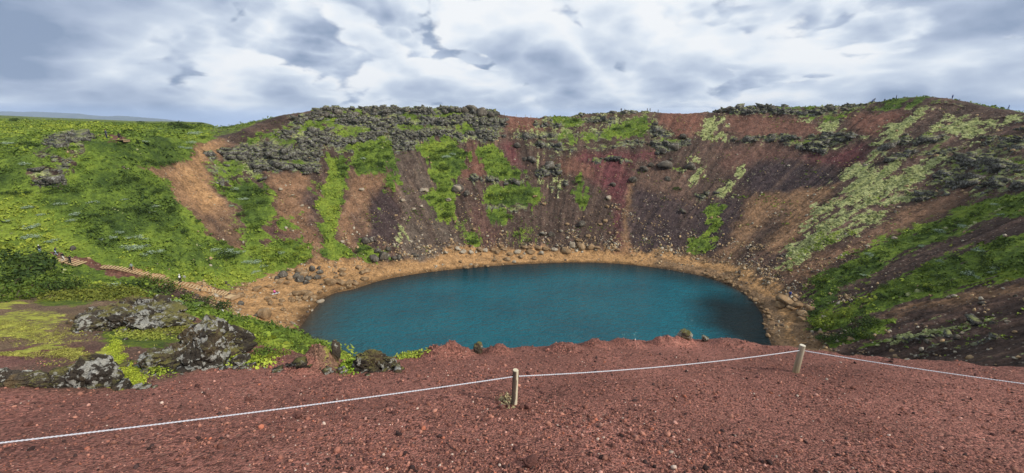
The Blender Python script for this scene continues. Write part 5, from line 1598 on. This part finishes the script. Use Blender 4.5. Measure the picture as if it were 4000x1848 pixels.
f_px = lambda x, y: (850 + x / 2.833, 1000 + y / 2.833)
for x, y, w_ in [(880, 425, 110), (960, 410, 130), (1010, 440, 120), (970, 475, 90), (1045, 470, 90), (830, 430, 70), (900, 465, 60), (820, 480, 60), (870, 485, 50), (1060, 500, 60), (930, 500, 50), (850, 410, 60)]:
    boulder(*f_px(x, y), w_ / 2.833, 'tan', 'tan boulder in the heap by the water behind the person in pink', 'tan boulder heap by the water')
for x, y, w_ in [(920, 275, 130), (960, 215, 130), (870, 230, 100), (740, 220, 110), (1010, 250, 90), (800, 260, 80), (1060, 215, 80), (1100, 250, 90), (900, 180, 90), (1130, 190, 80), (1050, 150, 80), (980, 300, 80), (700, 290, 80), (760, 300, 70), (1170, 230, 60), (1120, 145, 60), (650, 245, 70)]:
    boulder(*f_px(x, y), w_ / 2.833, 'grey' if random.random() < .55 else 'tan', 'weathered boulder in the jumble below the grass above the shore', 'boulder jumble below the grass')
for x, y, w_ in [(1250, 310, 130), (1340, 300, 110), (1400, 310, 90), (1460, 320, 100), (1520, 310, 70), (1600, 190, 90), (1660, 180, 90), (1370, 165, 90), (1390, 205, 80), (1310, 245, 70), (1560, 130, 80), (1640, 265, 90), (1220, 280, 60), (1200, 270, 50), (1290, 320, 60), (1460, 350, 70), (1380, 370, 50), (1200, 400, 50), (1130, 400, 60), (1180, 370, 50)]:
    boulder(*f_px(x, y), w_ / 2.833, 'tan', 'tan rock scattered on the orange ground at the left end of the lake', 'tan rocks at the left end of the lake')
boulder(*f_px(515, 665), 170 / 2.833, 'tan', 'large tan boulder with a dark cracked face alone on the flat ground before the landing', None)
boulder(*f_px(445, 665), 70 / 2.833, 'grey', 'dark slab against the left face of the large tan boulder', None)
boulder(*f_px(1215, 535), 85 / 2.833, 'white', 'pale pointed rock standing in the water off the tan heap', None)
boulder(*f_px(545, 345), 75 / 2.833, 'tan', 'yellowish boulder behind the person in pink', None)
boulder(*f_px(250, 530), 95 / 2.833, 'grey', 'mossy dark rock on the bare ground in front of the landing deck', None)
for x, y, w_ in [(560, 505, 60), (585, 530, 70), (700, 505, 80), (690, 540, 50), (730, 600, 60), (460, 605, 40), (540, 470, 60), (620, 465, 60), (820, 500, 50), (380, 470, 60), (440, 370, 100), (410, 460, 50), (240, 460, 90)]:
    boulder(*f_px(x, y), w_ / 2.833, 'tan', 'small rock on the trodden ground between landing deck and heap', 'rocks on the trodden ground')
for x, y, w_ in [(845, 750, 35), (875, 770, 30), (805, 740, 35), (905, 875, 60), (930, 905, 50), (920, 930, 40), (740, 880, 60), (590, 890, 40), (850, 970, 50), (985, 945, 50), (1000, 970, 50), (1030, 995, 70), (960, 1010, 80), (710, 740, 30), (1045, 610, 30), (920, 660, 20), (885, 720, 25), (640, 850, 50), (780, 810, 60), (700, 950, 50), (560, 830, 60), (800, 930, 50)]:
    boulder(*f_px(x, y), w_ / 2.833, 'white' if random.random() < .6 else 'tan', 'pale stone along the near left shore of the lake', 'pale stones on the near left shore')
for x, y, w_ in [(1040, 930, 80), (990, 945, 60), (940, 840, 60), (965, 835, 40), (1070, 890, 35), (1130, 940, 40), (1100, 940, 35), (1220, 920, 35), (1240, 922, 25), (1005, 905, 45), (980, 950, 60)]:
    boulder(*b_px(x, y), w_ / 1.488, 'grey', 'dark grey boulder clustered at the foot of the scree left of the far beach', 'dark boulders at the scree foot')
for x, y, w_ in [(440, 540, 30), (515, 570, 20), (560, 635, 25), (915, 545, 30), (1215, 655, 22), (1260, 640, 25), (1155, 605, 30), (1285, 545, 40), (1420, 605, 30), (1460, 540, 60), (1270, 550, 40), (800, 840, 30), (1240, 875, 25), (1400, 905, 30)]:
    boulder(*b_px(x, y), w_ / 1.488, 'white', 'pale stone lying on the brown scree between the grass strips', 'pale stones on the brown scree')
for x, y, w_ in [(130, 540, 70), (185, 570, 50), (75, 605, 30), (1145, 490, 60), (1210, 425, 50), (1255, 400, 50), (1355, 480, 40), (480, 290, 50), (555, 370, 60), (1030, 515, 40), (520, 365, 40), (1380, 300, 60), (1440, 240, 50), (1320, 320, 60), (855, 745, 50), (1440, 670, 40), (660, 430, 90), (680, 800, 40), (620, 800, 40), (1330, 405, 90), (1480, 415, 80)]:
    boulder(*c_px(x, y), w_ / 1.488, 'grey', 'grey boulder lodged in the far wall around the red chute', 'grey boulders lodged in the far wall')
for x, y, w_ in [(800, 862, 45), (850, 870, 60), (905, 878, 45), (830, 835, 35), (890, 812, 35), (760, 898, 60), (690, 885, 40), (640, 885, 50), (600, 880, 45), (560, 905, 50), (520, 880, 40), (480, 900, 45), (440, 915, 40), (400, 890, 40), (360, 905, 45), (330, 890, 35), (290, 895, 40), (260, 890, 45), (210, 905, 35), (160, 905, 45), (130, 880, 35), (550, 880, 35), (620, 915, 40), (500, 930, 40), (420, 945, 40), (350, 950, 35), (300, 985, 30), (240, 985, 35), (180, 995, 35), (150, 960, 25), (85, 875, 30), (460, 960, 30), (580, 940, 30), (940, 880, 40), (1060, 895, 30), (380, 865, 30), (730, 780, 25), (960, 740, 25), (1010, 590, 35), (1000, 640, 25), (1060, 655, 25), (990, 720, 30), (1010, 790, 25), (635, 625, 30), (580, 580, 25), (230, 770, 25), (770, 740, 25)]:
    boulder(*c_px(x, y), w_ / 1.488, 'tan' if random.random() < .75 else 'white', 'tan block in the rockfall along the far beach', 'rockfall along the far beach')
for x, y, w_ in [(510, 905, 80), (605, 930, 45), (580, 960, 60), (545, 890, 35), (560, 920, 40), (480, 915, 50), (570, 975, 40), (440, 805, 25), (460, 805, 20), (530, 930, 35)]:
    boulder(*d_px(x, y), w_ / 1.082, 'tan', 'brown boulder beside the path at the right shore', 'boulders by the right shore path')
for i in range(34):
    t_ = i / 33
    x = np.interp(t_, [0, .35, .6, .8, 1], [150, 300, 385, 425, 420]); y = np.interp(t_, [0, .35, .6, .8, 1], [770, 830, 900, 980, 1050])
    boulder(*d_px(x + random.uniform(-12, 30), y + random.uniform(-8, 8)), random.uniform(10, 24) / 1.082, 'tan', 'small brown stone in the band of stones along the right shore', 'stones along the right shore')
for x, y, w_ in [(1340, 912, 26), (1480, 880, 20), (1200, 885, 18), (940, 1090, 14), (1390, 1000, 22), (1450, 995, 20), (1240, 1060, 30), (1120, 1080, 26), (1260, 1040, 20), (1140, 1060, 18), (970, 630, 22), (855, 665, 18), (985, 500, 15), (970, 525, 18), (1050, 470, 15)]:
    boulder(*d_px(x, y), w_ / 1.082, 'white' if random.random() < .5 else 'grey', 'stone caught on the shaded brown slope at the far right', 'stones on the shaded right slope')
boulder(283, 981, 26, 'grey', 'small black rock alone in the light grass above the stair top', None)
# big craggy blocks along the skyline
for px, py, w_ in [(1325, 440, 45), (1365, 440, 45), (1395, 446, 45), (1420, 436, 30), (1250, 452, 40), (1280, 450, 40), (1215, 455, 30), (1460, 432, 30), (1840, 425, 60), (1810, 430, 50), (1880, 440, 60), (1920, 450, 40), (1790, 432, 40)]:
    boulder(px, py + 8, w_ * 0.8, 'grey', 'craggy grey block standing on the skyline left of the red saddle', 'skyline blocks left of the saddle')
for px, py, w_ in [(2840, 420, 50), (3000, 422, 36), (3025, 424, 30), (3060, 430, 30), (3100, 430, 24), (3180, 430, 26), (2810, 428, 36), (2950, 428, 26), (3250, 428, 30), (3300, 425, 26)]:
    boulder(px, py + 8, w_ * 0.8, 'grey', 'craggy block standing on the skyline right of the red saddle', 'skyline blocks right of the saddle')

# ------------------------------------------------------------------ stairs and landing
M_PLANK = mat_plain('new_timber', (0.50, 0.36, 0.20), 0.8, 0.18, 14)
M_PLANK2 = mat_plain('weathered_timber', (0.34, 0.235, 0.14), 0.85, 0.2, 14)


def flight(pixels, gap, width, depth_, label, mat, height=0.15, turn=0.0):
    P_ = np.array([place(*p) for p in pixels])
    Lc = np.concatenate([[0], np.cumsum(np.linalg.norm(np.diff(P_[:, :2], axis=0), axis=1))])
    n_ = int(Lc[-1] / gap)
    ds = (np.arange(n_) + 0.5) * Lc[-1] / n_
    C_ = np.stack([np.interp(ds, Lc, P_[:, i]) for i in range(3)], -1)
    zsm = np.convolve(np.pad(np.array([ground_z(c[0], c[1]) for c in C_]), 4, 'edge'), np.ones(9) / 9, 'valid')
    C_[:, 2] = np.minimum.accumulate(zsm) + 0.22
    root = link('staircase', None, label=label, cat='stairs', loc=C_[0])
    for i in range(n_):
        a_ = C_[max(i - 1, 0)]; b_ = C_[min(i + 1, n_ - 1)]
        rz = math.atan2(b_[1] - a_[1], b_[0] - a_[0]) + turn + random.uniform(-.03, .03)
        v, f = box((0, 0, 0), (depth_, width, height))
        me = new_mesh('step', v, faces=f, mat=mat)
        link('step', me, parent=root, loc=C_[i] - C_[0], rot=(0, 0, rz))
    for s_ in (-1, 1):
        tg = np.gradient(C_, axis=0); tg /= np.linalg.norm(tg, axis=1)[:, None]
        sd_ = np.stack([-tg[:, 1], tg[:, 0], 0 * tg[:, 0]], -1)
        pts_ = C_ - C_[0] + sd_ * s_ * (width / 2 - 0.12) - [0, 0, 0.2]
        v, f = tube(pts_, 0.10, 4)
        link('stringer', new_mesh('stringer', v, faces=f, mat=M_PLANK2), parent=root)
    return C_


flight([(228, 1006), (262, 1022), (290, 1034), (330, 1044)], 0.55, 2.3, 0.30, 'upper flight of wide timber steps where three hikers climb', M_PLANK)
flight([(400, 1043), (460, 1048), (520, 1062), (600, 1082), (700, 1107), (790, 1132), (850, 1148), (893, 1158)], 0.52, 1.9, 0.27, 'long lower flight of timber steps running down to the landing deck', M_PLANK)
pl_ = place(905, 1166)
root = link('landing_deck', None, label='square timber landing deck with raised back boards at the stair foot', cat='deck', loc=pl_ + [0, 0, 0.1], rot=(0, 0, R(-20)))
for i in range(8):
    v, f = box((-1.15 + 0.33 * i, 0, 0.22), (0.30, 1.9, 0.05)); link('board', new_mesh('board', v, faces=f, mat=M_PLANK), parent=root)
for c_, s_ in (((0, -0.98, 0.05), (2.7, 0.06, 0.5)), ((1.35, 0, 0.30), (0.08, 2.0, 0.75)), ((0, 0.99, 0.28), (2.7, 0.07, 0.30)), ((-1.36, 0, 0.05), (0.06, 1.9, 0.5))):
    v, f = box(c_, s_); link('side_board', new_mesh('side_board', v, faces=f, mat=M_PLANK2), parent=root)
# the little platform high on the left
pp = place(470, 550)
root = link('lookout_platform', None, label='small wooden lookout platform at the top of the grassy slope', cat='platform', loc=pp + [0, 0, 0.12], rot=(0, 0, R(12)))
for i in range(7):
    v, f = box((0, -1.0 + 0.33 * i, 0), (3.2, 0.30, 0.06)); link('board', new_mesh('board', v, faces=f, mat=M_PLANK2), parent=root)
for s_ in (-1, 1):
    v, f = box((1.4 * s_, 0, -0.28), (0.15, 2.3, 0.5)); link('bearer', new_mesh('bearer', v, faces=f, mat=M_PLANK2), parent=root)

# ------------------------------------------------------------------ lifebuoy, marker post, sign
M_WHITE_P = mat_plain('white_paint', (0.78, 0.78, 0.74), 0.6, 0.06, 8)
M_ORANGE = mat_plain('orange_band', (0.62, 0.16, 0.03), 0.6, 0.06, 8)
pb = place(906, 1246)
dd = to_px(pb)[2]
if dd < 60:
    dd = 60
root = link('lifebuoy', None, label='white lifebuoy ring lying on the orange ground beside the green slope', cat='lifebuoy', loc=pb + [0, 0, 0.15], rot=(R(14), R(-8), 0))
b_ = bmesh.new()
th = np.linspace(0, 2 * np.pi, 33)
v, f = tube(np.stack([0.42 * np.cos(th), 0.42 * np.sin(th), 0 * th], -1), 0.11, 10, cap=False)
link('ring', new_mesh('ring', v, faces=f, mat=M_WHITE_P, smooth=True), parent=root)
for k in range(4):
    th = np.linspace(0, 0.35, 6) + k * np.pi / 2 + .6
    v, f = tube(np.stack([0.42 * np.cos(th), 0.42 * np.sin(th), 0 * th], -1), 0.118, 10)
    link('band', new_mesh('band', v, faces=f, mat=M_ORANGE, smooth=True), parent=root)
pm = place(876, 1228)
root = link('marker_post', None, label='short white marker post in the green slope above the lifebuoy', cat='post', loc=pm)
v, f = tube([(0, 0, -.3), (0, 0, 0.9)], 0.09, 8); link('pole', new_mesh('pole', v, faces=f, mat=M_WHITE_P), parent=root)
v, f = box((0, -0.02, 0.95), (0.34, 0.12, 0.42)); link('box', new_mesh('box', v, faces=f, mat=M_WHITE_P), parent=root)
ps = place(724, 1100)
root = link('signpost', None, label='small grey sign on a thin post beside the lower steps', cat='sign', loc=ps)
v, f = tube([(0, 0, -.3), (0, 0, 1.25)], 0.04, 6); link('pole', new_mesh('pole', v, faces=f, mat=M_PLANK2), parent=root)
v, f = box((0.0, -0.06, 1.15), (0.55, 0.04, 0.45)); link('panel', new_mesh('panel', v, faces=f, mat=mat_plain('sign_grey', (0.42, 0.44, 0.40), 0.6)), parent=root)

# ------------------------------------------------------------------ people
def mk(name, c, rough=0.85):
    return mat_plain(name, c, rough, 0.12, 12)


SKIN = mk('skin', (0.48, 0.27, 0.19), 0.6); BLACK = mk('black_cloth', (0.018, 0.018, 0.020)); NAVY = mk('navy_cloth', (0.02, 0.03, 0.07)); JEANS = mk('light_jeans', (0.36, 0.46, 0.60))
PALEC = mk('pale_cloth', (0.58, 0.56, 0.52)); WHITEC = mk('white_cloth', (0.75, 0.75, 0.73)); GREYC = mk('grey_green_cloth', (0.22, 0.27, 0.26)); PINK = mk('pink_cloth', (0.75, 0.12, 0.42)); BLUE = mk('blue_cloth', (0.03, 0.08, 0.33))
BROWNH = mk('brown_hair', (0.06, 0.03, 0.018)); DARKH = mk('dark_hair', (0.015, 0.012, 0.010)); SLATE = mk('slate_cloth', (0.06, 0.07, 0.10)); SHOE = mk('shoes', (0.05, 0.045, 0.04))

STAND = dict(pelvis=(0, 0, .94), spine=(0, 0, 1.14), chest=(0, .01, 1.34), neck=(0, .0, 1.50), head=(0, .03, 1.60), top=(0, .02, 1.72),
             shl=(.19, 0, 1.43), ell=(.24, -.02, 1.15), wrl=(.25, .05, .90), shr=(-.19, 0, 1.43), elr=(-.24, -.02, 1.15), wrr=(-.25, .05, .90),
             hil=(.10, 0, .90), knl=(.11, .03, .50), anl=(.11, 0, .09), tol=(.12, .16, .04), hir=(-.10, 0, .90), knr=(-.11, .03, .50), anr=(-.11, 0, .09), tor=(-.12, .16, .04))
WALK = dict(STAND, knl=(.11, .18, .52), anl=(.11, .30, .10), tol=(.11, .45, .06), knr=(-.11, -.04, .50), anr=(-.11, -.28, .14), tor=(-.11, -.18, .04), ell=(.25, -.12, 1.17), wrl=(.24, -.08, .92), elr=(-.25, .06, 1.16), wrr=(-.24, .22, .98))
DESC = dict(WALK, chest=(0, .08, 1.32), neck=(0, .14, 1.47), head=(0, .20, 1.56), top=(0, .22, 1.68), shl=(.19, .10, 1.40), shr=(-.19, .10, 1.40), ell=(.42, .10, 1.25), wrl=(.58, .18, 1.10), elr=(-.40, .10, 1.22), wrr=(-.55, .16, 1.05))
STOOP = dict(WALK, spine=(0, .10, 1.10), chest=(0, .25, 1.24), neck=(0, .36, 1.36), head=(0, .43, 1.44), top=(0, .48, 1.55), shl=(.19, .28, 1.32), shr=(-.19, .28, 1.32), ell=(.24, .34, 1.05), wrl=(.22, .50, .88), elr=(-.24, .34, 1.05), wrr=(-.22, .50, .88))
SIT = dict(STAND, pelvis=(0, 0, .16), spine=(0, -.04, .36), chest=(0, -.02, .56), neck=(0, .02, .72), head=(0, .05, .82), top=(0, .05, .94), shl=(.19, 0, .66), ell=(.26, .10, .42), wrl=(.18, .32, .40), shr=(-.19, 0, .66), elr=(-.26, .10, .42), wrr=(-.18, .32, .40),
           hil=(.10, .04, .15), knl=(.13, .40, .42), anl=(.12, .66, .10), tol=(.12, .80, .06), hir=(-.10, .04, .15), knr=(-.13, .42, .40), anr=(-.12, .68, .10), tor=(-.12, .82, .06))
CROUCH = dict(SIT, pelvis=(0, 0, .42), spine=(0, .04, .62), chest=(0, .10, .80), neck=(0, .14, .95), head=(0, .18, 1.05), top=(0, .18, 1.17), shl=(.19, .12, .90), shr=(-.19, .12, .90), ell=(.30, .26, .68), wrl=(.16, .44, .62), elr=(-.30, .26, .68), wrr=(-.16, .44, .62),
              hil=(.12, .02, .40), knl=(.20, .40, .46), anl=(.17, .30, .08), tol=(.18, .44, .04), hir=(-.12, .02, .40), knr=(-.20, .40, .46), anr=(-.17, .30, .08), tor=(-.18, .44, .04))
RAD = dict(pelvis=.155, spine=.145, chest=.17, neck=.062, head=.098, top=.085, shl=.085, ell=.058, wrl=.042, shr=.085, elr=.058, wrr=.042, hil=.105, knl=.075, anl=.052, tol=.045, hir=.105, knr=.075, anr=.052, tor=.045)
BONES = [('pelvis', 'spine', 1), ('spine', 'chest', 1), ('chest', 'neck', 1), ('neck', 'head', 0), ('head', 'top', 0), ('chest', 'shl', 1), ('shl', 'ell', 1), ('ell', 'wrl', 1), ('chest', 'shr', 1), ('shr', 'elr', 1), ('elr', 'wrr', 1),
         ('pelvis', 'hil', 2), ('hil', 'knl', 2), ('knl', 'anl', 2), ('anl', 'tol', 3), ('pelvis', 'hir', 2), ('hir', 'knr', 2), ('knr', 'anr', 2), ('anr', 'tor', 3)]
BODIES = {}


def body_mesh(key, pose):
    """One continuous skin over a posed skeleton; faces know which garment covers them."""
    if key in BODIES:
        return BODIES[key]
    J = list(RAD)
    me = bpy.data.meshes.new('person')
    me.from_pydata([pose[j] for j in J], [(J.index(a), J.index(b)) for a, b, _ in BONES], [])
    o = bpy.data.objects.new('person', me); COL.objects.link(o)
    o.modifiers.new('Skin', 'SKIN')
    for j, sv in zip(J, me.skin_vertices[0].data):
        sv.radius = (RAD[j] * (1.12 if j in ('chest', 'pelvis', 'spine') else 1), RAD[j] * (0.78 if j in ('chest', 'spine', 'pelvis') else 1)); sv.use_root = j == 'pelvis'
    o.modifiers.new('Sub', 'SUBSURF').levels = 1
    bpy.context.view_layer.update()
    ev = o.evaluated_get(bpy.context.evaluated_depsgraph_get())
    r_ = ev.to_mesh()
    V_ = np.array([v.co[:] for v in r_.vertices]); F_ = [tuple(p.vertices) for p in r_.polygons]
    ev.to_mesh_clear()
    bpy.data.objects.remove(o); bpy.data.meshes.remove(me)
    parts = [(V_, F_)]
    cls = []
    for f in F_:
        c = V_[list(f)].mean(0); best = (9, 0)
        for a, b, k in BONES:
            A_, B_ = np.array(pose[a]), np.array(pose[b]); t = np.clip((c - A_) @ (B_ - A_) / ((B_ - A_) @ (B_ - A_)), 0, 1)
            d = np.linalg.norm(c - A_ - t * (B_ - A_)) - 0.5 * (RAD[a] + RAD[b])
            best = min(best, (d, k))
        cls.append(best[1])
    for s_ in 'lr':                                           # hands: a palm, four fingers and a thumb
        W, E = np.array(pose['wr' + s_]), np.array(pose['el' + s_])
        ax = (W - E) / np.linalg.norm(W - E); sd = np.cross(ax, [0, 0, 1.0]); sd = sd / (np.linalg.norm(sd) + 1e-6) if np.linalg.norm(sd) > .1 else np.array([1.0, 0, 0]); up_ = np.cross(sd, ax)
        hd = [tube([W - ax * .01, W + ax * .09], [.036, .042], 7)]
        for k, ln in enumerate((.075, .085, .08, .06)):
            b0_ = W + ax * .085 + sd * (k - 1.5) * .021
            hd.append(tube([b0_, b0_ + ax * ln * .55 - up_ * .01, b0_ + ax * ln - up_ * .035], [.0105, .010, .008], 5))
        b0_ = W + ax * .03 + sd * .036
        hd.append(tube([b0_, b0_ + ax * .03 + sd * .025, b0_ + ax * .065 + sd * .03], [.013, .012, .009], 5))
        for q_ in hd:
            parts.append(q_); cls += [0] * len(q_[1])
    Hd, Tp = np.array(pose['head']), np.array(pose['top'])
    nose = [tube([Hd + (0, .085, .03), Hd + (0, .125, -.005)], [.012, .018], 5)] + [tube([Hd + (s_ * .092, -.01, .0), Hd + (s_ * .10, -.02, .05)], [.016, .018], 5) for s_ in (-1, 1)]
    for q_ in nose:
        parts.append(q_); cls += [0] * len(q_[1])
    v, f = merge(parts)
    BODIES[key] = (v, f, cls)
    return BODIES[key]


POSES = dict(stand=STAND, walk=WALK, desc=DESC, stoop=STOOP, sit=SIT, crouch=CROUCH)


def person(p, hpx, pose, jacket, trousers, hair, label, turn=0.0, cap=None, pack=None, sink=0.0):
    v, f, cls = body_mesh(pose, POSES[pose])
    me = new_mesh('person', v, faces=f, smooth=True)
    for m_ in (SKIN, jacket, trousers, SHOE):
        me.materials.append(m_)
    me.polygons.foreach_set('material_index', np.array(cls, np.int32))
    full = POSES[pose]['top'][2] + 0.06
    sc_ = float(np.clip(hpx * to_px(p)[2] / F / full, 0.8, 1.25)) if hpx else 1.0
    o = link('person', me, label=label, cat='person', loc=np.array(p) - [0, 0, sink], rot=(0, 0, turn), scale=sc_)
    Hd, Tp = np.array(POSES[pose]['head']), np.array(POSES[pose]['top'])
    hv, hf = ico(2)
    hv = hv * np.array([.108, .118, .10]); kp = np.array([[i for i in q_] for q_ in hf])
    hv = hv + (Hd * 0.25 + Tp * 0.75) + [0, -.018, .01]
    link('cap' if cap else 'hair', new_mesh('hair', hv, tris=hf, mat=cap or hair, smooth=True), parent=o)
    if pack:
        c = np.array(POSES[pose]['chest']); bv, bf = ico(2)
        bv = np.sign(bv) * np.abs(bv) ** 0.6 * np.array([.17, .11, .25]) + c + [0, -.20, -.06]
        link('backpack', new_mesh('backpack', bv, tris=bf, mat=pack, smooth=True), parent=o)
    return o


def standing(px, py):
    p = place(px, py)
    return p


def rim_point(px):
    q_ = np.abs(gx_ - px) < 4
    q_ &= (GL > 4.4) & (GL < 6.0) & inview
    ix_ = np.where(q_)[0]
    j = ix_[np.argmin(gy_[ix_])]
    return GV[j].copy()


person(standing(160, 1003) + [0, 0, .25], 34, 'walk', BLACK, JEANS, DARKH, 'person in black jacket and light blue jeans with white cap, highest on the stairs', R(60), cap=WHITEC)
person(standing(222, 1008) + [0, 0, .25], 32, 'desc', NAVY, JEANS, DARKH, 'person in navy jacket and light jeans, second from the top of the stairs', R(-70))
person(standing(256, 1025) + [0, 0, .25], 33, 'walk', BLACK, PALEC, BROWNH, 'person in dark jacket and pale trousers on the upper steps', R(-80))
person(standing(282, 1040) + [0, 0, .25], 35, 'desc', BLACK, BLACK, DARKH, 'person all in black stepping down with arms held out', R(-100))
person(standing(519, 1063) + [0, 0, .3], 31, 'walk', GREYC, BLACK, DARKH, 'person in grey green jacket and black trousers midway on the stairs', R(90))
person(standing(706, 1108) + [0, 0, .3], 35, 'stand', BLACK, BLACK, DARKH, 'person in black with white cap and white backpack low on the stairs', R(25), cap=WHITEC, pack=WHITEC)
person(standing(419, 543), 34, 'stand', SLATE, NAVY, BROWNH, 'person with brown hair standing by the lookout platform', R(160))
person(place(470, 547) + [0, 0, .15], 26, 'crouch', BLACK, BLACK, DARKH, 'person in black crouching on the lookout platform', R(20))
pk = place(1078, 1149)
person(pk + [0, 0, .12], 20, 'sit', PINK, BLACK, DARKH, 'person in pink top and black trousers sitting at the left shore', R(-60))
v, f = box((0, 0, 0), (1.7, 0.9, 0.05)); v[:, 2] += 0.04 * np.sin(v[:, 0] * 3)
link('blanket', new_mesh('blanket', v, faces=f, mat=WHITEC), label='white blanket spread under the person in pink', cat='blanket', loc=pk + [0.1, 0.2, 0.12], rot=(R(-4), R(-6), R(20)))
person(standing(3084, 1162), 29, 'walk', BLUE, NAVY, DARKH, 'person in blue jacket walking the path at the right shore', R(150))
for px, hp, ps_, jk, tr, tn, lb, snk in [
    (2430, 15, 'stand', BLACK, BLACK, 0, 'taller of the two dark hikers on the skyline ridge left of the red saddle', 0),
    (2437, 12, 'walk', SLATE, BLACK, 60, 'shorter hiker beside the taller one on the skyline ridge', 0),
    (2531, 13, 'walk', SLATE, SLATE, -60, 'hiker in slate blue on the skyline, left one of the close pair', 0),
    (2541, 14, 'walk', BLACK, SLATE, -60, 'hiker in black on the skyline, right one of the close pair', 0),
    (2572, 11, 'walk', BLACK, BLACK, 80, 'lone dark hiker on the skyline at the edge of the red saddle', .2),
    (3402, 15, 'stoop', BLUE, NAVY, -80, 'stooping hiker in blue climbing toward the right summit, lower of two', 0),
    (3414, 15, 'stoop', SLATE, NAVY, -80, 'stooping hiker in slate climbing close ahead of the blue one', 0),
    (3455, 10, 'crouch', NAVY, NAVY, -60, 'hiker crouching half hidden below the right summit', .3),
    (3497, 14, 'stand', NAVY, NAVY, 30, 'stout hiker in navy standing just left of the right summit', .2),
    (3718, 14, 'stand', BLUE, NAVY, 90, 'hiker in blue on the right shoulder of the summit', .1),
    (3936, 16, 'walk', BLUE, NAVY, 60, 'last hiker in blue far down the right ridge', .1)]:
    person(rim_point(px), hp, ps_, jk, tr, DARKH, lb, R(tn), sink=snk)
for px in (1974, 2020, 2050, 2077, 2457):
    p = rim_point(px)
    v, f = tube([(0, 0, -.3), (0, 0, 1.0), (0, 0, 1.02)], [0.05, 0.045, 0.02], 7)
    link('fence_post', new_mesh('fence_post', v, faces=f, mat=M_PLANK2), label='thin rope fence post standing on the far skyline', cat='post', group='fence posts on the far skyline', loc=p)

# ------------------------------------------------------------------ distant hills, and the air between
ridge = [(-900, 452), (-500, 440), (0, 436), (150, 437), (300, 443), (400, 455), (470, 452), (600, 462), (720, 474), (790, 490), (850, 500)]
hx = np.linspace(-900, 850, 120)
hy = np.interp(hx, [r_[0] for r_ in ridge], [r_[1] for r_ in ridge])
D = 9500.0
top_ = np.array([EYE + ray(a, b) * (D / ray(a, b)[1]) for a, b in zip(hx, hy)])
top_[:, 2] += 12 * perlin(p3(hx, hx * 0, 60.0)) + 6 * perlin(p3(hx, hx * 0, 21.0))
rows = []
for t_ in np.linspace(-1, 1, 21):
    dirn = np.stack([top_[:, 0], top_[:, 1]], -1); dirn /= np.linalg.norm(dirn, axis=1)[:, None]
    hgt = (top_[:, 2] + 60) * (1 - np.abs(t_) ** 1.3) - 60
    q_ = np.column_stack([top_[:, :2] + dirn * t_ * 1500, hgt])
    q_[:, 2] += 25 * (1 - abs(t_)) * abs(t_) * 4 * fbm(p3(q_[:, 0], q_[:, 1], 500.0), 3)
    rows.append(q_)
G_ = np.array(rows); n0, n1 = G_.shape[:2]
ix_ = np.arange(n0 * n1).reshape(n0, n1)
q_ = np.stack([ix_[:-1, :-1], ix_[:-1, 1:], ix_[1:, 1:], ix_[1:, :-1]], -1).reshape(-1, 4)
link('hills', new_mesh('hills', G_.reshape(-1, 3), quads=q_, mat=mat_plain('far_moor', (0.07, 0.08, 0.045), 0.95, 0.4, 0.004), smooth=True), kind='structure')

HM = bpy.data.materials.new('air'); HM.use_nodes = True
ht = NT(HM.node_tree)
pv = ht.new('ShaderNodeVolumePrincipled'); pv.inputs['Density'].default_value = 0.5 / 8500; pv.inputs['Color'].default_value = (0.62, 0.76, 0.98, 1)
ho = ht.new('ShaderNodeOutputMaterial'); ht.link(pv.outputs[0], ho.inputs['Volume'])
v, f = box((0, 0, 90), (24000, 24000, 500))
link('haze', new_mesh('haze', v, faces=f, mat=HM), kind='stuff')
